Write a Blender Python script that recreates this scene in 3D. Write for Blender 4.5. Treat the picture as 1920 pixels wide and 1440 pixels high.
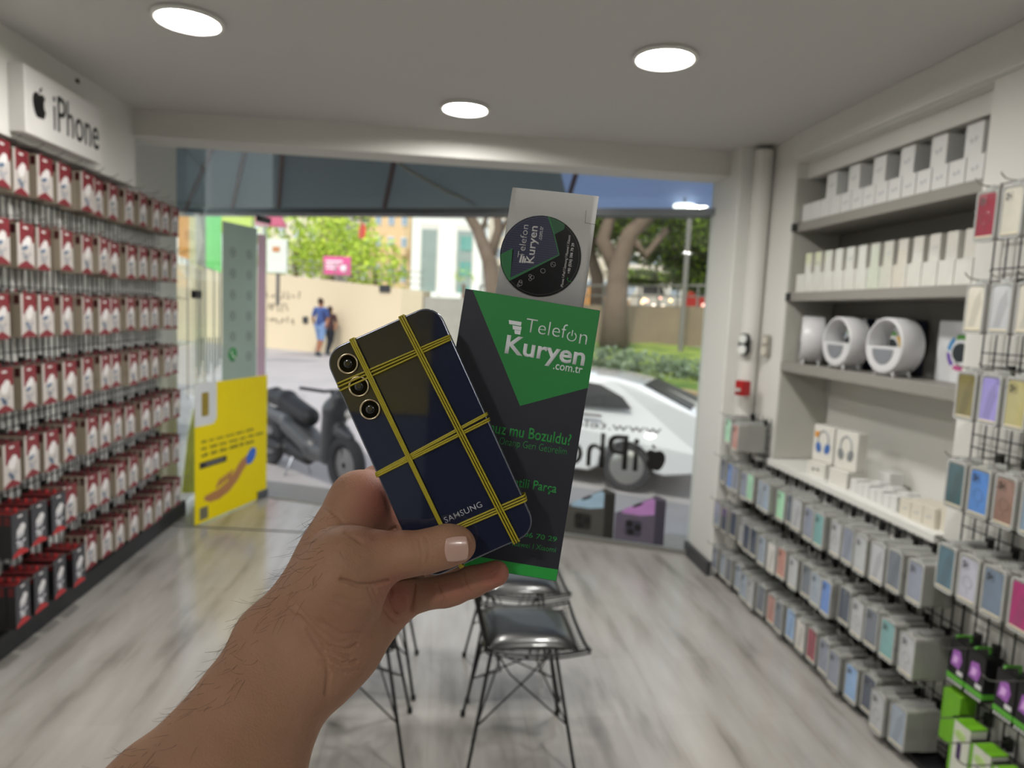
import bpy, bmesh, math, random
import numpy as np
from mathutils import Vector, Matrix
R = math.radians
random.seed(7)
for o in list(bpy.data.objects): bpy.data.objects.remove(o)
scene = bpy.context.scene
COL = scene.collection

# ------------------------------------------------------------------ camera
FPX = 1290.0
PITCH, ROLL, YAW = R(5.9), R(2.6), R(6.0)
cf = Vector((math.sin(YAW)*math.cos(PITCH), math.cos(YAW)*math.cos(PITCH), -math.sin(PITCH)))
r0 = Vector((math.cos(YAW), -math.sin(YAW), 0)); u0 = r0.cross(cf)
cr = r0*math.cos(ROLL) + u0*math.sin(ROLL); cu = u0*math.cos(ROLL) - r0*math.sin(ROLL)
CAM = Vector((0, 0, 1.6))
cam = bpy.data.cameras.new('camera'); camo = bpy.data.objects.new('camera', cam); COL.objects.link(camo)
camo.matrix_world = Matrix(((cr.x, cu.x, -cf.x, CAM.x), (cr.y, cu.y, -cf.y, CAM.y), (cr.z, cu.z, -cf.z, CAM.z), (0, 0, 0, 1)))
cam.sensor_fit = 'HORIZONTAL'; cam.sensor_width = 36; cam.lens = FPX/1920*36
cam.clip_start = 0.02; cam.clip_end = 400
cam.dof.use_dof = True; cam.dof.focus_distance = 0.405; cam.dof.aperture_fstop = 8.5
scene.camera = camo
def W(u, v, d):                       # a photo position at a given distance, in the world
    return CAM + cr*((u-960)/FPX*d) - cu*((v-720)/FPX*d) + cf*d
CAMR = Matrix(((cr.x, cu.x, -cf.x), (cr.y, cu.y, -cf.y), (cr.z, cu.z, -cf.z))).to_4x4()

# ------------------------------------------------------------------ light and exposure
scene.view_settings.view_transform = 'Standard'
scene.view_settings.look = 'None'
scene.view_settings.gamma = 1.0
scene.view_settings.use_curve_mapping = False
scene.view_settings.exposure = 0.0
LAMP = 232.0          # ceiling lamps
SUN = 1.7
SKY = 0.27
world = bpy.data.worlds.new('world'); scene.world = world; world.use_nodes = True
wn = world.node_tree.nodes; wl = world.node_tree.links
sky = wn.new('ShaderNodeTexSky'); sky.sky_type = 'NISHITA'; sky.sun_disc = False
sky.sun_elevation = R(52); sky.sun_rotation = R(200); sky.air_density = 1.2; sky.dust_density = 2.0
bg = wn['Background']; hs = wn.new('ShaderNodeHueSaturation'); hs.inputs['Saturation'].default_value = .35; wl.new(sky.outputs[0], hs.inputs['Color']); wl.new(hs.outputs[0], bg.inputs[0]); bg.inputs[1].default_value = SKY
sl = bpy.data.lights.new('sun', 'SUN'); sl.energy = SUN; sl.angle = R(0.6); sl.color = (1, .95, .86)
so = bpy.data.objects.new('sun', sl); COL.objects.link(so)
so.rotation_euler = Vector((-.28, -.62, .95)).to_track_quat('Z', 'Y').to_euler()

# ------------------------------------------------------------------ materials
def S2L(h):
    h = h.lstrip('#'); c = [int(h[i:i+2], 16)/255 for i in (0, 2, 4)]
    return tuple(x/12.92 if x <= .04045 else ((x+.055)/1.055)**2.4 for x in c)
_M = {}
def mat(name, col, rough=.5, metal=0, var=.06, scale=8, emit=0, trans=0, alpha=1, coat=0, bump=0, bscale=200, spec=None, sss=0):
    if name in _M: return _M[name]
    m = bpy.data.materials.new(name); m.use_nodes = True; nt = m.node_tree; b = nt.nodes['Principled BSDF']
    c = S2L(col) if isinstance(col, str) else col
    b.inputs['Roughness'].default_value = rough; b.inputs['Metallic'].default_value = metal
    b.inputs['Transmission Weight'].default_value = trans; b.inputs['Alpha'].default_value = alpha
    b.inputs['Coat Weight'].default_value = coat
    if spec is not None: b.inputs['Specular IOR Level'].default_value = spec
    tc = nt.nodes.new('ShaderNodeTexCoord'); no = nt.nodes.new('ShaderNodeTexNoise'); no.inputs['Scale'].default_value = scale
    nt.links.new(tc.outputs['Object'], no.inputs['Vector'])
    mx = nt.nodes.new('ShaderNodeMix'); mx.data_type = 'RGBA'
    mx.inputs[6].default_value = (*[x*(1-var) for x in c], 1); mx.inputs[7].default_value = (*[min(1, x*(1+var)) for x in c], 1)
    nt.links.new(no.outputs[0], mx.inputs[0]); nt.links.new(mx.outputs[2], b.inputs['Base Color'])
    if emit:
        b.inputs['Emission Color'].default_value = (*c, 1); b.inputs['Emission Strength'].default_value = emit
    if bump:
        n2 = nt.nodes.new('ShaderNodeTexNoise'); n2.inputs['Scale'].default_value = bscale; n2.inputs['Detail'].default_value = 4
        bp = nt.nodes.new('ShaderNodeBump'); bp.inputs['Strength'].default_value = bump; bp.inputs['Distance'].default_value = .002
        nt.links.new(tc.outputs['Object'], n2.inputs['Vector']); nt.links.new(n2.outputs[0], bp.inputs['Height']); nt.links.new(bp.outputs[0], b.inputs['Normal'])
    if sss:
        b.inputs['Subsurface Weight'].default_value = sss; b.inputs['Subsurface Radius'].default_value = (.01, .004, .002); b.inputs['Subsurface Scale'].default_value = .5
    _M[name] = m; return m
def glass_mat(name, tint=(1, 1, 1), refl=1.0):
    if name in _M: return _M[name]
    m = bpy.data.materials.new(name); m.use_nodes = True; nt = m.node_tree; nt.nodes.clear()
    o = nt.nodes.new('ShaderNodeOutputMaterial'); t = nt.nodes.new('ShaderNodeBsdfTransparent'); g = nt.nodes.new('ShaderNodeBsdfGlossy')
    g.inputs['Roughness'].default_value = .0; t.inputs[0].default_value = (*tint, 1); g.inputs[0].default_value = (refl, refl, refl, 1)
    fr = nt.nodes.new('ShaderNodeFresnel'); fr.inputs[0].default_value = 1.45; ge = nt.nodes.new('ShaderNodeNewGeometry'); mr = nt.nodes.new('ShaderNodeMapRange'); mr.inputs[3].default_value = 1.4; mr.inputs[4].default_value = 1/1.4; nt.links.new(ge.outputs['Backfacing'], mr.inputs[0]); nt.links.new(mr.outputs[0], fr.inputs[0]); mx = nt.nodes.new('ShaderNodeMixShader')
    nt.links.new(fr.outputs[0], mx.inputs[0]); nt.links.new(t.outputs[0], mx.inputs[1]); nt.links.new(g.outputs[0], mx.inputs[2]); nt.links.new(mx.outputs[0], o.inputs[0])
    _M[name] = m; return m
def sheet_mat(name, col, thin=.5, var=.1, scale=1):
    m = mat(name, col, .6, var=var, scale=scale); nt = m.node_tree; b = nt.nodes['Principled BSDF']; o = [n for n in nt.nodes if n.type == 'OUTPUT_MATERIAL'][0]
    t = nt.nodes.new('ShaderNodeBsdfTranslucent'); mx = nt.nodes.new('ShaderNodeMixShader'); mx.inputs[0].default_value = thin
    c = [n for n in nt.nodes if n.type == 'MIX'][0]; nt.links.new(c.outputs[2], t.inputs[0]); nt.links.new(b.outputs[0], mx.inputs[1]); nt.links.new(t.outputs[0], mx.inputs[2]); nt.links.new(mx.outputs[0], o.inputs[0])
    return m
def floor_mat():
    m = bpy.data.materials.new('grey_laminate'); m.use_nodes = True; nt = m.node_tree; b = nt.nodes['Principled BSDF']
    tc = nt.nodes.new('ShaderNodeTexCoord')
    mp = nt.nodes.new('ShaderNodeMapping'); mp.inputs['Rotation'].default_value = (0, 0, R(90)); nt.links.new(tc.outputs['Object'], mp.inputs[0])
    br = nt.nodes.new('ShaderNodeTexBrick'); br.inputs['Scale'].default_value = 1; br.inputs['Brick Width'].default_value = 1.28; br.inputs['Row Height'].default_value = .19
    br.inputs['Mortar Size'].default_value = .0015; br.inputs['Color1'].default_value = (.3, .3, .3, 1); br.inputs['Color2'].default_value = (.7, .7, .7, 1); br.inputs['Mortar'].default_value = (0, 0, 0, 1)
    br.offset = .37
    nt.links.new(mp.outputs[0], br.inputs[0])
    ms = nt.nodes.new('ShaderNodeMapping'); ms.inputs['Scale'].default_value = (5.5, .9, 1); nt.links.new(tc.outputs['Object'], ms.inputs[0])
    n1 = nt.nodes.new('ShaderNodeTexNoise'); n1.inputs['Scale'].default_value = 1.5; n1.inputs['Detail'].default_value = 5; nt.links.new(ms.outputs[0], n1.inputs[0])
    ad = nt.nodes.new('ShaderNodeMath'); ad.operation = 'MULTIPLY_ADD'; ad.inputs[1].default_value = .22
    nt.links.new(br.outputs[0], ad.inputs[0]); nt.links.new(n1.outputs[0], ad.inputs[2])
    rp = nt.nodes.new('ShaderNodeValToRGB'); e = rp.color_ramp.elements
    e[0].position = .38; e[0].color = (*S2L('#75706b'), 1); e[1].position = .85; e[1].color = (*S2L('#aaa7a3'), 1)
    x = e.new(.55); x.color = (*S2L('#98948f'), 1)
    nt.links.new(ad.outputs[0], rp.inputs[0]); nt.links.new(rp.outputs[0], b.inputs['Base Color'])
    b.inputs['Roughness'].default_value = .17; b.inputs['Specular IOR Level'].default_value = .65
    return m

# ------------------------------------------------------------------ mesh builder
class MB:
    def __init__(s): s.v = []; s.f = []; s.m = []; s.mi = 0
    def add(s, vs, fs, mi=None):
        b = len(s.v); s.v += [tuple(p) for p in vs]; s.f += [tuple(b+i for i in f) for f in fs]; s.m += [s.mi if mi is None else mi]*len(fs)
        return s
    def box(s, x0, x1, y0, y1, z0, z1, mi=None, M=None):
        vs = [Vector((x, y, z)) for z in (z0, z1) for y in (y0, y1) for x in (x0, x1)]
        if M is not None: vs = [M @ p for p in vs]
        return s.add(vs, [(0, 2, 3, 1), (4, 5, 7, 6), (0, 1, 5, 4), (2, 6, 7, 3), (0, 4, 6, 2), (1, 3, 7, 5)], mi)
    def tube(s, pts, r, n=8, mi=None, closed=False, cap=True):
        pts = [Vector(p) for p in pts]; N = len(pts); rr = r if isinstance(r, (list, tuple)) else [r]*N
        vs = []; up = None
        for i, p in enumerate(pts):
            a = pts[(i-1) % N] if (closed or i) else p; b = pts[(i+1) % N] if (closed or i < N-1) else p
            t = (b-a).normalized()
            if up is None: up = t.orthogonal().normalized()
            up = (up - t*up.dot(t)); up = up.normalized() if up.length > 1e-6 else t.orthogonal().normalized()
            w = t.cross(up)
            vs += [p + (up*math.cos(q*2*math.pi/n) + w*math.sin(q*2*math.pi/n))*rr[i] for q in range(n)]
        fs = []
        for i in range(N if closed else N-1):
            j = (i+1) % N
            fs += [(i*n+q, i*n+(q+1) % n, j*n+(q+1) % n, j*n+q) for q in range(n)]
        if cap and not closed: fs += [tuple(range(n-1, -1, -1)), tuple((N-1)*n+q for q in range(n))]
        return s.add(vs, fs, mi)
    def prism(s, pts, d0, d1, mi=None, M=None, side=None):      # outline in xy, extruded along z
        n = len(pts); vs = [Vector((x, y, d0)) for x, y in pts] + [Vector((x, y, d1)) for x, y in pts]
        if M is not None: vs = [M @ p for p in vs]
        s.add(vs, [tuple(range(n-1, -1, -1)), tuple(range(n, 2*n))], mi)
        b = len(s.v)-2*n
        for i in range(n):
            s.f.append((b+i, b+(i+1) % n, b+n+(i+1) % n, b+n+i)); s.m.append(s.mi if (side if side is not None else mi) is None else (side if side is not None else mi))
        return s
    def lathe(s, prof, n=24, mi=None, M=None):                    # profile (r, z)
        vs = []; fs = []
        for r, z in prof: vs += [Vector((r*math.cos(a*2*math.pi/n), r*math.sin(a*2*math.pi/n), z)) for a in range(n)]
        for i in range(len(prof)-1): fs += [(i*n+a, i*n+(a+1) % n, (i+1)*n+(a+1) % n, (i+1)*n+a) for a in range(n)]
        if M is not None: vs = [M @ p for p in vs]
        return s.add(vs, fs, mi)
    def poly(s, pts, mi=None): return s.add(pts, [tuple(range(len(pts)))], mi)
    def mesh(s, name, mats, smooth=False):
        me = bpy.data.meshes.new(name); me.from_pydata(s.v, [], s.f)
        for m in (mats if isinstance(mats, (list, tuple)) else [mats]): me.materials.append(m)
        for p, i in zip(me.polygons, s.m): p.material_index = i; p.use_smooth = smooth
        bm = bmesh.new(); bm.from_mesh(me); bmesh.ops.recalc_face_normals(bm, faces=bm.faces); bm.to_mesh(me); bm.free()
        return me
    def obj(s, name, mats, parent=None, smooth=False, loc=None, bevel=0):
        return link(name, s.mesh(name, mats, smooth), parent, loc, bevel)
def link(name, me, parent=None, loc=None, bevel=0):
    o = bpy.data.objects.new(name, me); COL.objects.link(o)
    if parent: o.parent = parent
    if loc is not None: o.location = loc
    if bevel:
        b = o.modifiers.new('bevel', 'BEVEL'); b.width = bevel; b.segments = 3; b.limit_method = 'ANGLE'; b.harden_normals = False
    return o
def tag(o, label, cat, group=None, kind=None):
    o['label'] = label; o['category'] = cat
    if group: o['group'] = group
    if kind: o['kind'] = kind
    return o
def thing(name, label, cat, loc=(0, 0, 0), group=None, rz=0, M=None):
    o = bpy.data.objects.new(name, None); COL.objects.link(o); o.empty_display_size = .05
    if M is not None: o.matrix_world = M
    else: o.location = loc; o.rotation_euler = (0, 0, rz)
    return tag(o, label, cat, group)
def copy_tree(o, parent=None, loc=None, rz=None, label=None):
    c = o.copy(); COL.objects.link(c)
    if parent: c.parent = parent
    if loc is not None: c.location = loc
    if rz is not None: c.rotation_euler = (0, 0, rz)
    if label: c['label'] = label
    for ch in KIDS.get(o.name, []): copy_tree(ch, c)
    return c
KIDS = {}
def kids(o): KIDS[o.name] = list(o.children); [kids(c) for c in o.children]; return o
def struct(o): o['kind'] = 'structure'; return o
def rrect(w, h, r, n=6, cx=0, cy=0):
    pts = []
    for (sx, sy, a0) in ((1, 1, 0), (-1, 1, 90), (-1, -1, 180), (1, -1, 270)):
        for i in range(n+1):
            a = R(a0+90*i/n); pts.append((cx+sx*(w/2-r)+r*math.cos(a), cy+sy*(h/2-r)+r*math.sin(a)))
    return pts
def text_mesh(txt, w=None, h=None, bold=0, depth=.0002, align='C', mirror=False, spacing=1.0, shear=0):
    c = bpy.data.curves.new('t', 'FONT'); c.body = txt; c.size = 1; c.offset = bold; c.extrude = 0; c.space_character = spacing; c.shear = shear; c.resolution_u = 3
    o = bpy.data.objects.new('t', c); COL.objects.link(o); bpy.context.view_layer.update()
    me = bpy.data.meshes.new_from_object(o.evaluated_get(bpy.context.evaluated_depsgraph_get()))
    bpy.data.objects.remove(o); bpy.data.curves.remove(c)
    P = np.array([v.co for v in me.vertices]); mn = P.min(0); mx = P.max(0)
    sx = (w/(mx[0]-mn[0])) if w else None; sy = (h/(mx[1]-mn[1])) if h else None
    sx = sx or sy; sy = sy or sx
    ox = {'C': (mn[0]+mx[0])/2, 'L': mn[0], 'R': mx[0]}[align]; oy = mn[1]
    for v in me.vertices: v.co = Vector(((v.co.x-ox)*sx*(-1 if mirror else 1), (v.co.y-oy)*sy, 0))
    bm = bmesh.new(); bm.from_mesh(me); r = bmesh.ops.extrude_face_region(bm, geom=list(bm.faces))
    for g in r['geom']:
        if isinstance(g, bmesh.types.BMVert): g.co.z += depth
    bmesh.ops.recalc_face_normals(bm, faces=bm.faces); bm.to_mesh(me); bm.free()
    return me
def text_obj(name, txt, m, parent, M, **k):
    me = text_mesh(txt, **k); me.materials.clear(); me.materials.append(m); o = link(name, me, parent); o.matrix_local = M; return o

# ------------------------------------------------------------------ implicit surfaces (organic shapes)
def sdf_mesh(name, prims, res, post=None):
    # prims: (p0, r0, p1, r1, k[, sub])  smooth union of tapered capsules
    A = np.array([list(p[0]) for p in prims]+[list(p[2]) for p in prims]); RR = max(max(p[1], p[3]) for p in prims)
    lo = A.min(0)-RR-res*3; hi = A.max(0)+RR+res*3
    n = np.ceil((hi-lo)/res).astype(int)+1
    F = np.full(n, 9.0, np.float32); ax = [lo[i]+res*np.arange(n[i]) for i in range(3)]
    for p in prims:
        a = np.array(p[0], float); b = np.array(p[2], float); ra, rb, k = p[1], p[3], p[4]; sub = len(p) > 5 and p[5]
        m = max(ra, rb)+k*1.2+res*2; l = np.minimum(a, b)-m; h = np.maximum(a, b)+m
        i0 = np.clip(np.floor((l-lo)/res).astype(int), 0, n-1); i1 = np.clip(np.ceil((h-lo)/res).astype(int)+1, 1, n)
        X, Y, Z = np.meshgrid(ax[0][i0[0]:i1[0]], ax[1][i0[1]:i1[1]], ax[2][i0[2]:i1[2]], indexing='ij', sparse=True)
        ba = b-a; bb = max(ba@ba, 1e-12)
        t = np.clip(((X-a[0])*ba[0]+(Y-a[1])*ba[1]+(Z-a[2])*ba[2])/bb, 0, 1)
        d = np.sqrt((X-a[0]-t*ba[0])**2+(Y-a[1]-t*ba[1])**2+(Z-a[2]-t*ba[2])**2)-(ra+(rb-ra)*t)
        S = F[i0[0]:i1[0], i0[1]:i1[1], i0[2]:i1[2]]
        if sub:
            hh = np.maximum(k-np.abs(S+d), 0)/k; S[...] = np.maximum(S, -d)+hh*hh*k/4
        else:
            hh = np.maximum(k-np.abs(S-d), 0)/k; S[...] = np.minimum(S, d)-hh*hh*k/4
    ins = F < 0
    c = np.zeros(np.array(n)-1, np.int8)
    for dx in (0, 1):
        for dy in (0, 1):
            for dz in (0, 1): c += ins[dx:n[0]-1+dx, dy:n[1]-1+dy, dz:n[2]-1+dz]
    act = np.argwhere((c > 0) & (c < 8)); idx = -np.ones(c.shape, np.int32); idx[tuple(act.T)] = np.arange(len(act))
    acc = np.zeros((len(act), 3)); cnt = np.zeros(len(act))
    cor = [(x, y, z) for x in (0, 1) for y in (0, 1) for z in (0, 1)]
    for a in cor:
        for b in cor:
            if sum(b)-sum(a) == 1 and sum(abs(b[i]-a[i]) for i in range(3)) == 1:
                va = F[tuple((act+a).T)]; vb = F[tuple((act+b).T)]; x = (va < 0) != (vb < 0)
                t = np.where(x, va/np.where(x, va-vb, 1), 0)[:, None]
                acc += np.where(x[:, None], np.array(a)+(np.array(b)-np.array(a))*t, 0); cnt += x
    V = lo+(act+acc/cnt[:, None])*res
    faces = []
    for k in range(3):
        u, v = (k+1) % 3, (k+2) % 3
        s0 = [slice(None)]*3; s1 = [slice(None)]*3; s0[k] = slice(0, n[k]-1); s1[k] = slice(1, n[k])
        e = np.argwhere(ins[tuple(s0)] != ins[tuple(s1)])
        e = e[(e[:, u] > 0) & (e[:, v] > 0) & (e[:, u] < n[u]-1) & (e[:, v] < n[v]-1)]
        fl = ins[tuple(e.T)]
        q = []
        for du, dv in ((1, 1), (0, 1), (0, 0), (1, 0)):
            g = e.copy(); g[:, u] -= du; g[:, v] -= dv; q.append(idx[tuple(g.T)])
        q = np.stack(q, 1); q = np.where(fl[:, None], q, q[:, ::-1]); faces.append(q)
    Q = np.concatenate(faces)
    if post is not None: V = post(V, Q)
    me = bpy.data.meshes.new(name)
    me.vertices.add(len(V)); me.vertices.foreach_set('co', V.astype(np.float32).ravel())
    me.loops.add(Q.size); me.loops.foreach_set('vertex_index', Q.astype(np.int32).ravel())
    me.polygons.add(len(Q)); me.polygons.foreach_set('loop_start', np.arange(0, Q.size, 4, dtype=np.int32)); me.polygons.foreach_set('loop_total', np.full(len(Q), 4, np.int32))
    me.polygons.foreach_set('use_smooth', np.ones(len(Q), bool)); me.update(calc_edges=True); me.validate()
    return me
ORD = ['first', 'second', 'third', 'fourth', 'fifth', 'sixth', 'seventh', 'eighth', 'ninth', 'tenth', 'eleventh', 'twelfth', 'thirteenth', 'fourteenth', 'fifteenth', 'sixteenth', 'seventeenth', 'eighteenth', 'nineteenth', 'twentieth', 'twenty-first', 'twenty-second']
APPLE = [(0, -.98), (.18, -.9), (.34, -.98), (.5, -.93), (.66, -.72), (.8, -.42), (.62, -.22), (.54, .06), (.6, .32), (.76, .5), (.6, .66), (.42, .72), (.22, .68), (.04, .6), (-.14, .68), (-.36, .72), (-.6, .6), (-.78, .34), (-.82, 0), (-.74, -.36), (-.58, -.7), (-.38, -.94), (-.2, -.98)]
LEAF = [(.02, .76), (.04, .95), (.16, 1.1), (.34, 1.2), (.34, 1.02), (.24, .86)]
def apple(mb, cx, cy, s, M, mir=1, d=.001):
    for P in (APPLE, LEAF):
        mb.prism([(cx+mir*x*s, cy+y*s) for x, y in P], 0, d, M=M)
# ------------------------------------------------------------------ room
m_wall = mat('white_paint', '#d2d1cc', .75, var=.02, scale=3)
m_ceil = mat('ceiling_paint', '#c4c3c0', .85, var=.02, scale=2)
m_white = mat('white_laminate', '#d6d6d2', .45, var=.02)
m_black = mat('black_metal', '#141416', .4, var=.1)
m_plinth = mat('black_plinth', '#1b1b1e', .5, var=.1)
m_chrome = mat('chrome', '#c8c8ca', .15, 1, var=.03)
m_shelf = mat('grey_shelf_laminate', '#87847e', .5, var=.03)
m_shelfdark = mat('dark_grey_laminate', '#4b4b4d', .5, var=.03)
m_glass = glass_mat('clear_glass', (.96, .98, .97))
m_lamp = mat('lamp_diffuser', (1, .97, .92), .4, emit=LAMP)
m_redw = mat('red_plastic', '#a01018', .35)
T = Vector((.9234, -.3839, 0)); N = Vector((.3839, .9234, 0)); FN = N.dot(Vector((1.75, 4.43, 0)))   # shop front direction
def FP(t, z, off=0): return T*t + N*(FN+off) + Vector((0, 0, z))          # a point on the shop front
MF = Matrix(((T.x, 0, N.x, 0), (T.y, 0, N.y, 0), (0, 1, 0, 0), (0, 0, 0, 1)))     # local x along the front, y up, z outwards
tR = T.dot(Vector((1.75, 4.43, 0))); tL = T.dot(Vector((-1.96, 5.97, 0))); tD = T.dot(Vector((-1.40, 5.74, 0)))

fl = MB(); fl.poly([(-1.98, -3, 0), (1.98, -3, 0), (1.98, 4.45, 0), tuple(FP(tR, 0)), tuple(FP(tL, 0)), (-1.98, 5.97, 0)])
fl.poly([(-1.98, -3, -.5), (1.98, -3, -.5), (1.98, 4.45, -.5), tuple(FP(tR, -.5)), tuple(FP(tL, -.5)), (-1.98, 5.97, -.5)])
a, b_ = FP(tL, 0), FP(tR, 0); fl.poly([a, b_, b_-Vector((0, 0, .5)), a-Vector((0, 0, .5))])
struct(fl.obj('floor', floor_mat()))
struct(MB().box(-2.1, 2.3, -3.1, 4.3, 2.65, 3.1).obj('ceiling', m_ceil))
c2 = MB(); c2.prism([(-2.1, 4.3), (2.3, 4.3), tuple((FP(tR, 0)+T*.5)[:2]), tuple((FP(tL, 0)-T*.2)[:2])], 3.0, 3.15); struct(c2.obj('ceiling', mat('porch_ceiling', '#8a8a88', .8)))
struct(MB().box(-1.95, 2.2, 4.22, 4.46, 2.50, 2.66).obj('trim_beam', m_wall, bevel=.004))
struct(MB().box(-2.1, -1.93, -3.1, 5.28, 0, 3.1).obj('wall_left', m_wall))
struct(MB().box(-1.935, -1.78, -3.0, 4.25, 2.222, 2.66).obj('wall_left_upper', m_wall))
struct(MB().box(-1.93, -1.85, -3.0, 5.22, 0, .105).obj('baseboard_left', m_plinth, bevel=.004))
struct(MB().box(-2.1, 2.3, -3.15, -3.0, 0, 3.1).obj('wall_back', mat('back_wall_paint', '#8f95a2', .7)))
wr = MB()
wr.box(1.92, 2.3, 3.73, 4.3, 0, 3.1); wr.box(1.92, 2.3, 2.36, 3.73, 2.495, 3.1); wr.box(1.985, 2.05, 2.36, 3.73, 2.41, 2.495); wr.box(1.92, 2.3, 2.36, 3.73, 0, .80)
wr.box(1.92, 2.3, -3.1, 2.36, 0, 3.1); wr.box(2.22, 2.3, 2.36, 3.73, .8, 2.5)
struct(wr.obj('wall_right', m_wall))
# beam that steps out above the alcove
struct(MB().box(1.895, 1.925, -3.0, 3.75, 2.502, 2.65).obj('trim_soffit', m_wall, bevel=.004))
# pillar beside the shop front
pl = MB(); pl.box(1.74, 2.3, 4.07, 4.49, 0, 3.1); struct(pl.obj('wall_pillar', m_white, bevel=.01))
struct(MB().box(1.715, 1.745, 4.06, 4.47, 0, .09).obj('baseboard_right', mat('grey_plinth', '#3c3d40', .5)))
# round column in the corner behind the pillar
MB().lathe([(.055, 0), (.055, 2.62)], 20).obj('trim_column', m_wall, smooth=True, loc=(1.865, 4.03, 0))['kind'] = 'structure'
# threshold strip on the floor
th = MB(); th.prism([(-1.9, 4.93), (.2, 4.68), (.2, 4.695), (-1.9, 4.945)], 0.0, .004); struct(th.obj('trim_threshold', mat('worn_steel', '#6d6d6b', .5, .6)))

# ---- shop front glazing (structure): panes, transom, sill
def front_box(mb, t0, t1, z0, z1, o0, o1, mi=None): return mb.box(t0, t1, z0, z1, FN+o0, FN+o1, mi, M=MF)
wins = [('window_1', tD+1.15, tR), ]
g = MB(); front_box(g, tD+1.18, tR, .035, 2.29, .0, .01); w1 = g.obj('window_1', m_glass); struct(w1)
f_ = MB(); front_box(f_, tD+1.16, tR, 0, .035, -.02, .03); f_.obj('window_frame', mat('steel_sill', '#9c9a96', .35, .8), w1)
f_ = MB(); front_box(f_, tL, tR, 2.29, 2.335, -.02, .03); tr = f_.obj('trim_transom', mat('dark_frame', '#5f6468', .4, .3)); struct(tr)
g = MB(); front_box(g, tL, tD-.02, .02, 2.29, .0, .01); struct(g.obj('window_2', m_glass))
g = MB(); front_box(g, tL, tR, 2.335, 3.0, .0, .008); struct(g.obj('window_3', m_glass))
g = MB(); g.box(-1.945, -1.935, 5.28, 5.93, .02, 3.0); w4 = g.obj('window_4', glass_mat('side_glass', (.9, .94, .93))); struct(w4)
f_ = MB(); front_box(f_, tD+1.10, tD+1.18, 0, .012, -.05, .08); front_box(f_, tL, tR, -.002, .006, -.03, .14)
struct(f_.obj('trim_sill', mat('granite_sill', '#8e8d8c', .5)))

# ---- the open glass door leaf with its patch fittings
hx, hy = -1.40, 5.74; nx, ny = -1.69, 4.91
LD = Vector((nx-hx, ny-hy, 0)); LW = LD.length; LD.normalize(); LN = Vector((-LD.y, LD.x, 0))
if LN.x < 0: LN = -LN      # towards the room
ML = Matrix(((-LD.x, 0, LN.x, nx), (-LD.y, 0, LN.y, ny), (0, 1, 0, 0), (0, 0, 0, 1)))   # x from near edge to hinge, y up, z to the room
door = thing('door_1', 'frameless clear glass shop door standing open at the left of the shop front', 'door', M=Matrix.Translation((0, 0, 0)))
door['kind'] = 'structure'
MB().box(0, LW, .012, 2.22, -.005, .005, M=ML).obj('door_glass', m_glass, door)
MB().box(LW-.14, LW+.01, 2.215, 2.26, -.02, .02, M=ML).obj('door_hinge', m_black, door, bevel=.004)
MB().box(LW-.14, LW+.0, .008, .07, -.02, .02, M=ML).obj('door_hinge', mat('brushed_steel', '#7d8084', .3, 1), door, bevel=.004)
MB().box(0, .07, 1.60, 1.655, -.018, .018, M=ML).obj('door_lock', m_black, door, bevel=.004)
# banner and poster stuck on the leaf
bn = thing('vinyl_banner', 'tall grey-green translucent banner with round icons on the open glass door', 'banner', M=ML @ Matrix.Translation((0, 0, .006)))
m_ban = sheet_mat('banner_green', '#d3ddd5', .7, .2, 1.3)
MB().box(.30, .72, .95, 2.16, 0, .001).obj('banner_sheet', m_ban, bn)
for k in range(6):
    for cx in (.42, .62):
        cy = 1.95-k*.155
        ic = MB(); ic.lathe([(.028, 0), (.028, .001), (.034, .001), (.034, 0)], 20, M=Matrix.Translation((cx, cy, .0012)))
        ic.box(cx-.009, cx+.009, cy-.009, cy+.009, .0012, .002)
        ic.obj('icon', mat('icon_grey', '#5b6660', .5), bn)
ph = MB(); ph.lathe([(0, .0025), (.05, .0025), (.05, 0)], 28, M=Matrix.Translation((.42, 1.2, .001))).obj('green_disc', mat('disc_green', '#1f8a42', .4), bn)
hs = MB(); hs.tube([(.40+.0, 1.225, .004), (.405, 1.205, .004), (.42, 1.185, .004), (.44, 1.175, .004)], [.009, .005, .005, .009], 6).obj('handset_icon', mat('handset_white', '#dfe8dc', .4), bn)
pk = thing('vinyl_strip', 'narrow pale pink strip beside the green banner on the glass door', 'banner', M=ML @ Matrix.Translation((0, 0, .006)))
MB().box(.73, .84, 1.0, 2.12, 0, .001).obj('strip_sheet', sheet_mat('strip_pink', '#f0d8e2', .7, .12, 3), pk)
po = thing('yellow_poster', 'bright yellow advertising poster low on the open glass door', 'poster', M=ML @ Matrix.Translation((0, 0, .008)))
m_yel = mat('poster_yellow', '#ecd500', .55, var=.03, spec=.2)
MB().box(0.0, LW-.01, .01, 1.01, 0, .001).obj('poster_sheet', m_yel, po)
m_txt = mat('poster_text', '#3d3a12', .5)
rnd = random.Random(4)
for row, (ln, hh) in enumerate(((.62, .016), (.72, .018), (.66, .022))):
    x = .07
    while x < .07+ln*.93:
        w = rnd.uniform(.05, .12)
        bk = MB()
        for q in range(int(w/.012)):
            h2 = hh*rnd.choice((1, 1, .75, 1.2)); bk.box(x+q*.012, x+q*.012+.0075, .585-row*.05, .585-row*.05+h2, .001, .002)
        bk.obj('printed_word', m_txt, po); x += w+.02
MB().prism(rrect(.3, .045, .004, cx=.2, cy=.425), .001, .002).obj('label_bar', mat('label_black', '#1a1a20', .4), po)
MB().prism(rrect(.2, .016, .003, cx=.215, cy=.425), .002, .003).obj('label_text', mat('label_grey', '#6d6d70', .4), po)
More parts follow.
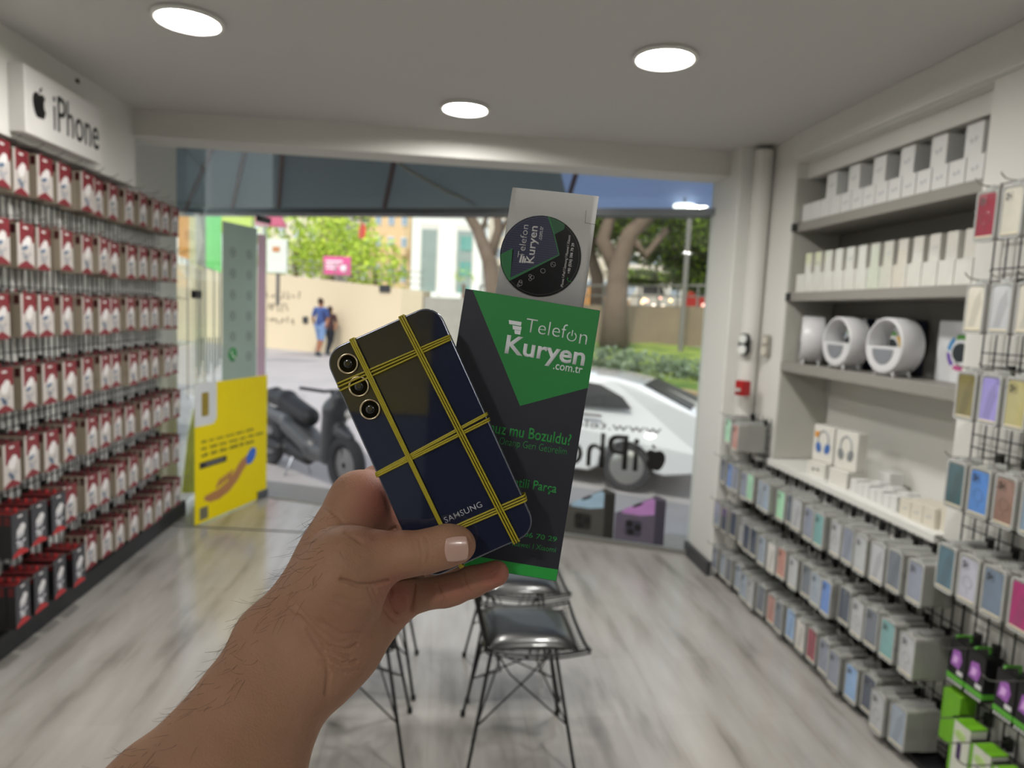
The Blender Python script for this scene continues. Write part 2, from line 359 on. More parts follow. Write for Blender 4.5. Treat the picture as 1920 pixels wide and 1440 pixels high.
MB().prism([(.0, 1.01), (.0, .71), (.20, .71), (.235, .745), (.235, 1.01)], .001, .0018).obj('white_corner', mat('poster_white', '#d5d8da', .4), po)
MB().prism(rrect(.075, .17, .012, cx=.11, cy=.86), .0018, .0028).obj('pictured_phone', mat('print_olive', '#8f7a10', .4, var=.4, scale=20), po)
# the hand printed on the poster, a raised print
def ell(cx, cy, a, b, rot=0, n=20): return [(cx+a*math.cos(t)*math.cos(rot)-b*math.sin(t)*math.sin(rot), cy+a*math.cos(t)*math.sin(rot)+b*math.sin(t)*math.cos(rot)) for t in [i*2*math.pi/n for i in range(n)]]
m_print = mat('print_skin', '#b07a48', .45, var=.1, scale=14)
hp = MB(); hp.prism([(.10, .165), (.16, .14), (.26, .135), (.38, .165), (.48, .225), (.56, .30), (.63, .345), (.59, .40), (.52, .37), (.44, .30), (.36, .245), (.27, .215), (.20, .205), (.10, .195)], .001, .0022)
for i in range(4): hp.prism(ell(.26+i*.045, .255+i*.012, .045, .014, .9), .0015, .0025)
hp.obj('pictured_hand', m_print, po)
MB().prism(ell(.655, .385, .075, .05, .75), .0022, .003).obj('pictured_cuff', mat('print_blue', '#2f66c8', .45, var=.15, scale=14), po)
MB().box(.05, .14, .03, .12, .001, .002).obj('pictured_badge', mat('print_grey', '#6b6750', .4, var=.4, scale=30), po)
# small yellow-green sheet on the side pane
ys = thing('side_patch', 'pale yellow and green sheet low on the side glass beyond the left wall', 'sticker', (-1.93, 5.5, .02))
MB().prism([(-.15, .1), (.25, .0), (.25, .62), (.12, .72), (-.02, .5)], 0, .001, M=Matrix(((0, 0, 1, 0), (1, 0, 0, 0), (0, 1, 0, 0), (0, 0, 0, 1)))).obj('patch_sheet', mat('patch_yellow', '#c9cc3f', .5, var=.4, scale=9), ys)
gl = thing('window_lettering', 'tall grey blurred lettering strokes on the door glass left of the green banner', 'decal', M=ML @ Matrix.Translation((0, 0, .006)))
for i in range(9):
    h_ = (.20, .26, .16, .24, .26, .18, .25, .22, .2)[i]; MB().box(.02+i*.03, .02+i*.03+.013, 1.33-h_, 1.33, 0, .0008).obj('letter_stroke', mat('stroke_grey', '#7d8a84', .5), gl)

# ---- decals on the big pane, seen reversed from inside
def fdec(t, z): return MF @ Matrix.Translation((t, z, FN-.002))
MFi = Matrix(((-T.x, 0, -N.x, 0), (-T.y, 0, -N.y, 0), (0, 1, 0, 0), (0, 0, 0, 1)))
tt = lambda x, y: T.dot(Vector((x, y, 0)))
m_dec = mat('decal_black', '#0b0b0c', .4)
d1 = thing('window_lettering', 'large black company lettering with a bitten apple mark, reversed on the shop window', 'decal', M=fdec(0, 0))
ta = tt(1.49, 4.53)
ap = MB(); apple(ap, ta, .645, .084, None, mir=-1, d=.0008); ap.obj('apple_mark', m_dec, d1)
o = text_obj('lettering', 'iPhone', m_dec, d1, Matrix.Translation((ta-.115, .54, 0)), w=.87, h=.25, bold=.005, align='L', mirror=True, depth=.0008)
d2 = thing('window_lettering', 'small grey web address, reversed, above the black lettering on the shop window', 'decal', M=fdec(0, 0))
text_obj('lettering', 'www.telefonkuryen', mat('decal_grey', '#66686a', .5), d2, Matrix.Translation((ta+.03, .80, 0)), w=1.25, h=.075, bold=.005, align='L', mirror=True, depth=.0008)
def phones_decal(name, label, t0, w, h, cols):
    d = thing(name, label, 'decal', M=fdec(t0, .04))
    MB().prism([(0, 0), (w, 0), (w, h*.93), (w*.8, h), (w*.15, h*.62), (0, h*.55)], -.0006, 0).obj('decal_shape', mat(cols[0]+'_d', cols[0], .4, var=.15, scale=20), d)
    MB().prism([(w*.12, h*.56), (w*.16, h*.64), (w*.72, h*.93), (w*.78, h*.9), (w*.78, h*.6), (w*.5, h*.55)], -.001, -.0006).obj('pictured_screen', mat(cols[1]+'_d', cols[1], .3, var=.3, scale=9), d)
    MB().box(w*.8, w, .0, h*.9, -.0009, -.0006).obj('pictured_edge', mat(cols[2]+'_d', cols[2], .4), d)
    MB().prism(rrect(w*.34, h*.33, w*.06, cx=w*.38, cy=h*.28), -.001, -.0006).obj('pictured_camera', mat(cols[2]+'_c', cols[2], .4), d)
    for (x, y) in ((.3, .36), (.47, .30), (.33, .2)): MB().lathe([(0, -.0016), (w*.07, -.0016), (w*.07, -.001)], 16, M=Matrix.Translation((w*x, h*y, 0))).obj('pictured_lens', m_dec, d)
    MB().prism(ell(w*.44, h*.76, w*.12, h*.028, .45), -.0014, -.001).obj('pictured_notch', m_dec, d)
phones_decal('window_decal', 'printed pair of dark grey phones at the foot of the shop window', tt(.95, 4.76)-.03, .36, .36, ('#4a4945', '#9dbbd0', '#22221f'))
phones_decal('window_decal', 'printed pair of purple phones at the foot of the window nearest the pillar', tt(1.26, 4.63), .345, .35, ('#5e5768', '#b683c0', '#3d3848'))

# ---- ceiling lamps
def downlight(x, y, label):
    t = thing('ceiling_downlight', label, 'ceiling light', (x, y, 2.65), 'round recessed ceiling downlights')
    MB().lathe([(.105, .0), (.125, -.002), (.129, -.012), (.124, -.020), (.111, -.020), (.106, -.004)], 40).obj('trim_ring', mat('ring_white', '#e8e8e4', .4), t, smooth=True)
    MB().lathe([(.0, -.005), (.06, -.006), (.107, -.004)], 40).obj('diffuser', m_lamp, t, smooth=True)
    return t
downlight(-.99, 2.83, 'glowing round downlight in the ceiling, left one near the sign wall')
downlight(.08, 3.70, 'glowing round downlight in the ceiling, middle one nearest the beam')
downlight(.85, 2.80, 'glowing round downlight in the ceiling, right one toward the shelves')
for k, (x, y) in enumerate(((-1.1, -1.15), (.88, 1.15), (.6, -2.1))):  # unseen lamps added to raise the room light and feed the phone's reflection
    downlight(x, y, ('unseen downlight added behind the photographer on the left side', 'unseen downlight added nearly overhead on the right side', 'unseen downlight added at the back of the shop behind the photographer')[k])

# ---- lettering box on the left wall
sg = thing('shop_sign', 'white box sign with black apple mark and lettering high on left wall', 'sign', (-1.78, 3.085, 2.243))
MB().box(0, .065, 0, .635, 0, .27).obj('sign_box', mat('sign_white', '#cfcdca', .4), sg, bevel=.003)
MS = Matrix(((0, 0, 1, .0652), (1, 0, 0, 0), (0, 1, 0, 0), (0, 0, 0, 1)))
ap = MB(); apple(ap, .10, .14, .060, MS, d=.001); ap.obj('apple_mark', m_dec, sg)
text_obj('lettering', 'iPhone', m_dec, sg, MS @ Matrix.Translation((.205, .06, 0)), w=.40, h=.155, bold=.004, align='L', depth=.001)
tag(MB().lathe([(0, .02), (.008, .018), (.01, 0)], 10).obj('cable_clip', mat('clip_brown', '#3a3630', .5), loc=(-1.775, 3.62, 2.60)), 'tiny dark clip on the left wall high beyond the sign', 'clip')

# back of the shop, seen only as reflections
tag(MB().box(-1.5, -.72, -3.0, -2.97, 1.72, 2.45).obj('wall_board', m_yel), 'plain yellow board on the back wall, seen only as a reflection', 'board')
ct = thing('back_dark_standin', 'added dark block by the back wall, standing in for the reflected photographer', 'added block', (0, 0, 0))  # made-up dark block that gives the phone the photographer's dark reflection
MB().box(-.68, 1.2, -2.99, -2.55, 0, 2.5).obj('body', mat('dark_standin', '#1f1d22', .5), ct)
for i in range(3): MB().box(-.66+i*.62, -.06+i*.62, -2.55, -2.53, .05, 2.45).obj('door', mat('dark_standin_door', '#262329', .45), ct)
# ------------------------------------------------------------------ wire grids, hooks, packs
m_wire = mat('dark_wire', '#26262a', .4, .3)
m_hookw = mat('hook_wire', '#8b8b86', .3, .7)
def grid_panel(name, x, y0, y1, z0, z1, label, step=.05, hstep=.29, off=.0):
    t = thing(name, label, 'wire grid', (x, y0, z0))
    w = MB(); n = int(round((y1-y0)/step))
    for i in range(n+1):
        y = (y1-y0)*i/n; w.box(-.002, .002, y-.0022, y+.0022, 0, z1-z0)
    w.obj('vertical_wires', m_wire, t)
    h = MB(); z = off
    while z < z1-z0:
        h.box(-.006, -.002, 0, y1-y0, z-.0022, z+.0022); h.box(-.006, -.002, 0, y1-y0, z+.045-.0022, z+.045+.0022); z += hstep/2
    h.obj('horizontal_wires', m_wire, t)
    return t
grid_panel('wire_grid', -1.90, 2.72, 3.76, .12, 2.2, 'black wire grid on the left wall, panel nearer the photographer')
grid_panel('wire_grid', -1.90, 3.79, 4.80, .12, 2.2, 'black wire grid on the left wall, panel nearer the glass')
struct(MB().box(-1.928, -1.905, 2.6, 4.83, .105, 2.22).obj('trim_grid_backing', m_white))
# hook: clip at the origin, wire along +x
hk0 = MB().tube([(0, 0, 0), (.165, 0, 0), (.185, 0, .004), (.20, 0, .016), (.203, 0, .022)], .0022, 6).mesh('display_hook', m_hookw, True)
hk1 = MB().box(-.008, .006, -.012, .012, -.03, .012).mesh('clip', m_black)
def hook(x, y, z, rz, label, group, L=1.0):
    o = link('display_hook', hk0, None, (x, y, z)); o.rotation_euler = (0, 0, rz); o.scale = (L, 1, 1); tag(o, label, 'hook', group)
    c = link('clip', hk1, o); return o
# red earphone pack, front towards +x, origin at top centre of front
PW, PH, PD = .112, .188, .033
MFR = Matrix(((0, 0, 1, 0), (1, 0, 0, 0), (0, 1, 0, 0), (0, 0, 0, 1)))      # local xy -> y,z ; z -> +x
def pack_mesh(dark=False, var=0):
    m = MB()
    m.box(-PD, 0, -PW/2, PW/2, -PH, 0, 0)
    m.box(-PD*.8, -PD*.15, -PW/2-.0006, PW/2+.0006, -.045, -.008, 3)
    m.box(-PD, 0.0003, -PW/2+.002, PW/2-.002, -.0002, .0006, 3)
    M = MFR @ Matrix.Translation((0, 0, .0004))
    def P(pts, mi, d=.0006): m.prism(pts, 0, d, mi, M)
    w = PW/2-.001
    P([(-w, -PH+.001), (w, -PH+.001), (w, -.001), (-w, -.001)], 1)
    P([(-w*.72, -.09), (w, -.075), (w, -.001), (-w*.72, -.001)], 1 if dark else 2, .0011)
    P([(-w, -PH+.001), (w, -PH+.001), (w*.85, -PH+.012), (0, -PH+.034), (-w*.85, -PH+.012)], 2, .0011)
    P(ell(0, -.088, .024, .023), 4, .0016); P(ell(.014, -.070, .02, .018), 4, .0018)
    if var == 0: P(ell(-.006, -.102, .021, .009, .3), 5, .002)
    P([(-.03, -.125), (-.01, -.12), (.02, -.15), (.0, -.158)], 5 if var else 6, .0013); P([(.03, -.12), (.036, -.128), (-.02, -.152), (-.026, -.146)], 6, .0013)
    P(rrect(.03, .009, .002, 2, 0, -.018), 4, .0015)
    m.tube([(-PD*.5, 0, 0), (-PD*.5, 0, .016)], .006, 6, 2)
    cols = ['#958a79', '#bcb5b0', '#77212a', '#401014', '#dedbda', '#5f6f86', '#9a9aa0']
    if dark: cols = ['#141214', '#3a3a40', '#b0292c', '#5c0f12', '#d6d4d4', '#b5b5bc', '#c7c7cc']
    ms = [mat('%s_pack_%d' % ('dark' if dark else 'red', i), c, .5, var=.05, scale=30) for i, c in enumerate(cols)]
    return m.mesh('earphone_pack', ms)
packR = [pack_mesh(False, 0), pack_mesh(False, 1)]; packB = pack_mesh(True)
LY = [3.02, 3.175, 3.33, 3.485, 3.69, 3.84, 4.0, 4.17, 4.36, 4.52, 4.68, 4.83]
LZ = [2.193-.305*k for k in range(7)]
rnd = random.Random(11)
WORDR = ['top', 'second', 'third', 'fourth', 'fifth', 'sixth', 'bottom']
nL = 0
for r, z in enumerate(LZ):
    for c, y in enumerate(LY):
        depth = rnd.choice((3, 3, 4)); dark = r >= 5 and c < (3 if r == 5 else 4)
        if c == 11: depth = 3
        if dark: depth = 4
        x0 = -1.78+rnd.uniform(-.012, .012); dz = rnd.uniform(-.008, .006)
        if dark: x0 += .03
        hook(-1.895, y, z+.010, 0, 'wire hook, left wall, %s row, %s from the photo edge' % (WORDR[r], ORD[c]), 'hooks of the left wall grid')
        for k in range(depth):
            me = packB if dark else packR[rnd.random() < .4]
            o = link('earphone_pack', me, None, (x0-k*.0345, y+rnd.uniform(-.002, .002), z+dz)); o.rotation_euler = (0, 0, rnd.uniform(-.06, .06) if k == 0 else 0)
            kind = 'black and grey' if dark else 'red and white'
            tag(o, '%s earphone box, %s row, %s hook from the left, %s' % (kind, WORDR[r], ORD[c], ['front one', 'second in stack', 'third in stack', 'rearmost'][k]), 'earphone pack', 'boxed earphones hanging on the left wall')
            nL += 1

# ------------------------------------------------------------------ right wall
grid_panel('wire_grid', 1.90, 3.1, 4.06, .04, .80, 'low black wire grid under the white counter, far half', off=.02)
grid_panel('wire_grid', 1.90, 2.2, 3.08, .04, .80, 'low black wire grid under the white counter, near half', off=.02)
grid_panel('wire_grid', 1.90, 3.74, 4.06, .82, 1.06, 'small black wire grid beside the pillar above the low grid', off=.02)
grid_panel('wire_grid', 1.90, 1.2, 2.25, .04, 2.12, 'tall black wire grid at the right edge of the photo', step=.055)
struct(MB().box(1.80, 1.92, 1.0, 3.95, 0, .022).obj('baseboard_right', m_plinth))
struct(MB().box(1.78, 1.92, 3.95, 4.06, 0, .075).obj('baseboard_right', m_plinth))
CW, CH, CD = .086, .165, .013
m_shell = mat('clear_pack', '#94948f', .22, var=.04, scale=20, coat=.6)
m_shell2 = mat('clear_pack_rim', '#b0b1ae', .15, var=.03, coat=.8)
m_strip = mat('pack_label_strip', '#cfc6ae', .5)
def shell_mesh(simple):
    m = MB()
    M = MFR
    m.prism([(x, y-CH/2) for x, y in rrect(CW, CH, .012, 3)], -CD, 0, 0, M)
    # hang tab
    m.prism([(-.018, -.002), (.018, -.002), (.015, .014), (-.015, .014)], -CD*.6, -CD*.35, 1, M)
    if not simple:
        o_ = rrect(CW*.99, CH*.99, .012, 3); i_ = rrect(CW*.86, CH*.92, .009, 3); n = len(o_)
        vs = [M @ Vector((x, y-CH/2, d)) for d, P in ((0, o_), (.0025, o_), (.0025, i_), (.0005, i_)) for x, y in P]
        m.add(vs, [(k*n+q, k*n+(q+1) % n, (k+1)*n+(q+1) % n, (k+1)*n+q) for k in range(3) for q in range(n)], 1)
    return m.mesh('phone_case_pack', [m_shell, m_shell2])
shF, shB = shell_mesh(False), shell_mesh(True)
_cm = {}
def case_mesh(col, style):
    k = (col, style)
    if k in _cm: return _cm[k]
    m = MB(); M = MFR @ Matrix.Translation((0, -CH/2, 0))
    w, h = CW*.80, CH*.86
    m.prism(rrect(w, h, .010, 4), .0004, .0016, 0, M)
    if style != 2:       # camera island
        m.prism(rrect(w*.42, w*.46, .006, 3, -w*.2, h*.34), .0016, .003, 1, M)
        for (x, y) in ((-.28, .38), (-.28, .29), (-.13, .335)): m.lathe([(0, .0036), (w*.07, .0036), (w*.07, .003)], 10, 2, M=M @ Matrix.Translation((w*x, h*y, 0)))
    if style == 1:
        m.lathe([(.017, .0016), (.017, .0024), (.022, .0024), (.022, .0016)], 20, 1, M=M @ Matrix.Translation((0, -h*.06, 0)))
        m.box(-.002, .002, -h*.34, -h*.24, .0016, .0024, 1, M=M)
    if style == 2: m.prism([(-w*.3, -h*.42), (w*.1, -h*.42), (w*.42, h*.1), (w*.3, h*.42), (-w*.05, h*.2)], .0016, .002, 1, M)
    m.prism(rrect(w, .006, .002, 2, 0, -h*.475), .0016, .0026, 3, M)
    c = S2L(col); lo = tuple(x*.55 for x in c)
    me = m.mesh('phone_case', [mat('case_'+col, col, .12, var=.2, scale=14, coat=.8), mat('casedk_'+col, tuple(min(1, x*1.35+.02) for x in lo), .25, coat=.5), m_black, m_strip])
    _cm[k] = me; return me
names = {'#8a90a0': 'blue-grey', '#9aa6b4': 'pale blue-grey', '#6b727c': 'slate grey', '#b4b6ba': 'clear', '#a9dcb8': 'mint green', '#5f86c9': 'bright blue', '#b98578': 'salmon', '#983a4a': 'dark red', '#cfcbc6': 'white', '#79a6a6': 'teal', '#4f5868': 'navy grey', '#8fb0d8': 'sky blue',
         '#8e3442': 'wine red', '#c9c5b8': 'clear', '#756c3c': 'olive', '#8f86c4': 'lilac', '#a9a271': 'pale olive', '#3f5c62': 'dark teal', '#4f82c8': 'blue', '#87695c': 'brown', '#7f93a8': 'grey-blue', '#4b6b78': 'petrol blue', '#b3b3c2': 'pearl white', '#6d7d92': 'steel blue', '#a3246c': 'magenta'}
stacks = []     # x front, y, top z, colour, style, depth n, where
rnd = random.Random(5)
base = ['#8a90a0', '#9aa6b4', '#6b727c', '#b4b6ba', '#4f5868', '#b4b6ba', '#9aa6b4']
fix = {(0, 1): '#5f86c9', (0, 4): '#a9dcb8', (0, 7): '#a9dcb8', (0, 11): '#79a6a6', (1, 7): '#cfcbc6', (1, 12): '#5f86c9', (1, 14): '#b4b6ba', (1, 16): '#79a6a6', (1, 8): '#b98578', (2, 7): '#b98578', (2, 9): '#8fb0d8', (2, 10): '#cfcbc6', (2, 11): '#983a4a', (2, 12): '#8a90a0', (2, 14): '#8fb0d8', (2, 15): '#4f5868', (2, 16): '#b4b6ba', (0, 13): '#8a90a0', (1, 17): '#b4b6ba'}
for r, zt in enumerate((.765, .488, .208)):
    for c in range(18):
        y = 4.02-c*.103
        if c == 17: y = 2.27
        n = rnd.choice((7, 8, 9)) if c < 15 else 10
        col = fix.get((r, c)) or rnd.choice(base)
        stacks.append((1.745+rnd.uniform(-.012, .02), y, zt+rnd.uniform(-.008, .008), col, rnd.choice((0, 0, 1, 2)), n, '%s under-counter row, %s from the pillar' % (('upper', 'middle', 'bottom')[r], ORD[c])))
stacks.append((1.75, 3.975, 1.03, '#a9dcb8', 0, 9, 'short row by the pillar, window side'))
stacks.append((1.72, 3.80, 1.02, '#b98578', 0, 12, 'short row by the pillar, counter side'))
near = [(2.065, [('#8e3442', 1), ('#c9c5b8', 0), ('#b4b6ba', 0), ('#c9c5b8', 1)], 2), (1.765, [('#c9c5b8', 2), ('#b4b6ba', 2), ('#c9c5b8', 2), ('#b4b6ba', 0)], 2),
        (1.475, [('#756c3c', 2), ('#8f86c4', 2), ('#a9a271', 0), ('#b4b6ba', 0)], 4), (1.172, [('#3f5c62', 2), ('#4f82c8', 1), ('#87695c', 1), ('#7f93a8', 1)], 6), (.88, [('#4b6b78', 2), ('#b3b3c2', 1), ('#6d7d92', 0), ('#a3246c', 2)], 10)]
for r, (zt, cs, n) in enumerate(near):
    for c, (col, st) in enumerate(cs):
        stacks.append((1.742, 2.115-c*.103, zt, col, st, n, '%s row of tall grid, %s from left' % (WORDR[r] if r < 4 else 'fifth', ORD[c])))
extra = MB(); mstk = {}; left = 300-len(stacks)
per = {}
order = sorted(range(len(stacks)), key=lambda i: stacks[i][1])        # nearest first get the most separate packs
sep = [1]*len(stacks)
while left > 0:
    moved = False
    for i in order:
        if left and sep[i] < min(stacks[i][5], 6 if stacks[i][1] < 2.4 else 4): sep[i] += 1; left -= 1; moved = True
    if not moved: break
for i, (x, y, z, col, st, n, where) in enumerate(stacks):
    hook(1.895, y, z+.012, math.pi, 'wire hook, %s' % where, 'hooks of the right wall grids', 1.15 if x < 1.73 else 1.0)
    for k in range(n):
        xx = x+k*.0136
        if xx+.0135 > 1.889: break
        if k >= sep[i]:
            extra.box(xx, xx+.013, y-CW/2+.002, y+CW/2-.002, z-CH+.003, z-.002, 0); extra.box(xx+.005, xx+.008, y-.016, y+.016, z-.002, z+.014, 1); continue
        o = link('phone_case_pack', shF if k == 0 else shB, None, (xx, y+rnd.uniform(-.0015, .0015), z)); o.rotation_euler = (0, 0, math.pi+(rnd.uniform(-.05, .05) if k == 0 else 0))
        if k == 0:
            tag(o, '%s phone case, front, %s' % (names[col], where), 'phone case pack', 'phone case packs hanging on the right wall'); link('phone_case', case_mesh(col, st), o)
        else: tag(o, 'case pack %s behind front, %s' % (ORD[k-1], where), 'phone case pack', 'phone case packs hanging on the right wall')
eo = tag(extra.obj('stacked_case_packs', [m_shell, m_shell2]), 'rear packs of the phone case stacks on the right wall grids', 'phone case packs', kind='stuff')
# earphone blisters and charger boxes at the foot of the tall grid
for c in range(5):
    y = 2.12-c*.083-(.04 if c > 1 else 0); z = .53
    o = thing('earphone_blister', 'black and purple pack, tall grid, %s from left' % ORD[c], 'earphone pack', (1.83, y, z), 'black and purple packs under the tall grid rows', rz=math.pi)
    MB().box(-.06, 0, -.038, .038, -.155, 0, 0, ).obj('pack_box', mat('blister_black', '#18181b', .35), o)
    p = MB(); p.prism([(-.028, -.09), (.012, -.095), (.022, -.06), (.01, -.03), (-.02, -.035)], 0, .001, 0, MFR); p.prism([(-.02, -.08), (.002, -.078), (.006, -.055), (-.012, -.05)], .001, .0016, 1, MFR)
    p.obj('printed_picture', [mat('print_purple', '#9a5fb0', .4, var=.3, scale=40), mat('print_lilac', '#d3a8de', .4)], o)
    MB().box(-.062, .002, -.039, .039, -.142, -.124).obj('green_strip', mat('strip_green', '#57a334', .35), o)
    q = MB()
    for j in range(6): q.box(0.001, .002, -.034+j*.012, -.027+j*.012, -.154, -.145)
    q.box(.0, .0012, .004, .03, -.115, -.10); q.obj('white_marks', mat('mark_white', '#cfcfcf', .5), o)
    if c in (0, 1, 3): hook(1.895, y, z+.02, math.pi, 'thin hook over the black and purple packs, %s of them' % ORD[c], 'hooks of the right wall grids', 1.1)
    MB().tube([(-.045, 0, .0), (-.045, 0, .02), (.01, 0, .022), (.012, 0, .016)], .005, 6).obj('green_tab', mat('strip_green', '#57a334', .35), o)
for c, (y, z, dx) in enumerate(((2.125, .345, .03), (2.035, .285, 0), (1.945, .255, 0), (1.855, .24, .0))):
    o = thing('charger_box', '%s charger box, tall grid bottom, %s from left' % ('plain green' if c == 0 else 'white and green', ORD[c]), 'charger box', (1.80+dx, y, z), 'green charger boxes at the bottom of the tall grid', rz=math.pi)
    MB().box(-.06, 0, -.041, .041, -.19, 0).obj('carton', mat('box_green', '#6aa824', .4) if c == 0 else mat('box_offwhite', '#c9ccbf', .4), o)
    if c:
        q = MB(); q.box(-.061, .0008, -.042, -.03, -.19, .001); q.box(-.061, .0008, -.042, .042, -.004, .001); q.obj('green_edge', mat('box_green', '#6aa824', .4), o)
        MB().prism(rrect(.018, .06, .005, 3, .0, -.10), 0, .0015, None, MFR).obj('printed_charger', mat('print_darkpurple', '#3d2a55', .4, var=.3, scale=50), o)
        MB().prism(ell(.0, -.045, .024, .016), 0, .0015, None, MFR).obj('printed_mark', mat('print_palegreen', '#a9c77c', .4, var=.3, scale=60), o)
    hook(1.895, y, z+.02, math.pi, 'thin hook over the green charger boxes, %s of them' % ORD[c], 'hooks of the right wall grids', 1.25)

# ---- alcove with shelves
AL0, AL1 = 2.36, 3.73
unit = thing('shelf_unit', 'shelving unit with three grey shelves recessed in the right wall', 'shelves', (0, 0, 0))
def slab(name, z0, z1, x0, m, label, cat='shelf', bevel=.002, me=None):
    o = MB().box(x0, 2.203, AL0+.003, AL1-.013, z0, z1).obj(name, m, unit if cat == 'shelf' else None, bevel=bevel)
    return o if cat == 'shelf' else tag(o, label, cat)
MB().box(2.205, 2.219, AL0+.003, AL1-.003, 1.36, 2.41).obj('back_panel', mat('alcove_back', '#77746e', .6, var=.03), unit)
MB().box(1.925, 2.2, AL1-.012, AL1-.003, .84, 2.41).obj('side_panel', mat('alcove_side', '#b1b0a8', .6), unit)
slab('wall_shelf', 2.115, 2.165, 1.935, m_shelf, 'grey shelf at the top of the alcove')
slab('wall_shelf', 1.735, 1.782, 1.925, m_shelf, 'grey shelf in the middle of the alcove')
slab('wall_shelf', 1.345, 1.395, 1.915, m_shelf, 'grey shelf under the round lamps')
slab('counter_top', .802, .835, 1.885, m_white, 'white counter top under the alcove shelves', 'counter')
for z, w in ((2.14, 'top'), (1.758, 'middle')):
    MB().box(1.912, 1.924, AL1-.04, AL1-.004, z-.022, z+.022).obj('end_cap', m_black, unit, bevel=.003)
mb_w = mat('carton_white', '#d0d0ce', .5, var=.02); m_mark = mat('carton_mark', '#a9abad', .5)
def carton(name, label, cat, x, y, z, d, w, h, group, mk=True, m=None, rz=0, mark=m_mark):
    o = MB().box(0, d, -w/2, w/2, 0, h).obj(name, m or mb_w, None, loc=(x, y, z), bevel=.0015); o.rotation_euler = (0, 0, rz); tag(o, label, cat, group)
    if mk:
        q = MB(); q.prism(ell(-w*.12, h*.52, w*.07, h*.09, .5), 0, .0006, None, Matrix(((0, 0, -1, 0), (1, 0, 0, 0), (0, 1, 0, 0), (0, 0, 0, 1)))); q.prism(ell(w*.12, h*.48, w*.07, h*.09, -.5), 0, .0006, None, Matrix(((0, 0, -1, 0), (1, 0, 0, 0), (0, 1, 0, 0), (0, 0, 0, 1))))
        q.obj('printed_mark', mark, o)
    return o
for i in range(14): carton('product_carton', 'white carton in the lower row on the top shelf, %s from the far end' % ORD[i], 'carton', 1.955, 3.655-i*.0925, 2.165, .085, .086, .098, 'white cartons on the top shelf', i > 3)
for i, y in enumerate((3.43, 3.235, 3.04, 2.85, 2.66, 2.475)): carton('product_carton', 'white carton standing on top of the top shelf row, %s from far end' % ORD[i], 'carton', 1.957, y, 2.263, .08, .088, .12, 'white cartons on the top shelf')
m_glossw = mat('carton_gloss', '#c9c7bf', .1, var=.16, scale=12, coat=1)
for i in range(14): carton('product_carton', 'shiny film-wrapped carton in the lower row on the middle shelf, %s from the far end' % ORD[i], 'carton', 1.95, 3.65-i*.0925, 1.782, .085, .088, .10, 'shiny cartons on the middle shelf', False, m_glossw)
for i in range(13): carton('product_carton', 'shiny film-wrapped carton in the upper row on the middle shelf, %s from the far end' % ORD[i], 'carton', 1.968, 3.61-i*.097, 1.882, .06, .062, .112, 'shiny cartons on the middle shelf', i % 3 == 1, m_glossw)
# round lamps with a crescent base
def ring_lamp(y, label, rz):
    t = thing('ring_lamp', label, 'lamp', (2.0, y, 1.395), 'white ring lamps on the shelf', rz=rz)
    MX = Matrix.Translation((0, 0, .135)) @ Matrix.Rotation(-math.pi/2, 4, 'Y') @ Matrix.Rotation(0, 4, 'Z')
    m_l = mat('lamp_white', '#c9c9cb', .35, var=.02)
    MB().lathe([(.119, -.055), (.124, -.05), (.124, .05), (.119, .055), (.113, .055), (.110, .05), (.110, -.05), (.113, -.055), (.119, -.055)], 40, M=MX).obj('ring', m_l, t, smooth=True)
    cs = [(.1105*math.cos(a), .1105*math.sin(a)) for a in [R(180+180*i/20) for i in range(21)]]; cs = [(x, y2-.004) for x, y2 in cs]
    MB().prism([(y2_, z_) for y2_, z_ in cs], -.05, .055, None, Matrix(((0, 0, -1, 0), (1, 0, 0, 0), (0, 1, 0, .135), (0, 0, 0, 1)))).obj('crescent_base', m_l, t)
    MB().prism([(y2_*.62, z_*.62-.012) for y2_, z_ in cs], .055, .058, None, Matrix(((0, 0, -1, 0), (1, 0, 0, 0), (0, 1, 0, .135), (0, 0, 0, 1)))).obj('speaker_grille', mat('grille_grey', '#777a80', .5), t)
    MB().tube([(.03, -.02, .135), (.03, -.015, .18), (.025, .0, .225)], [.016, .014, .01], 10).obj('phone_rest', mat('rest_cream', '#cfc9ac', .4), t, smooth=True)
    for sx in (-.035, .035):
        for sy in (-.055, .055): MB().tube([(sx, sy*.8, .035), (sx*1.15, sy*1.15, .0)], [.009, .006], 8).obj('foot', m_l, t, smooth=True)
    return t
ring_lamp(3.56, 'white ring lamp with crescent base at the far end of the shelf, turned sideways', R(-27))
ring_lamp(3.24, 'white ring lamp with crescent base, middle one on the shelf', R(0))
ring_lamp(2.87, 'white ring lamp with crescent base, nearest one on the shelf', R(2))
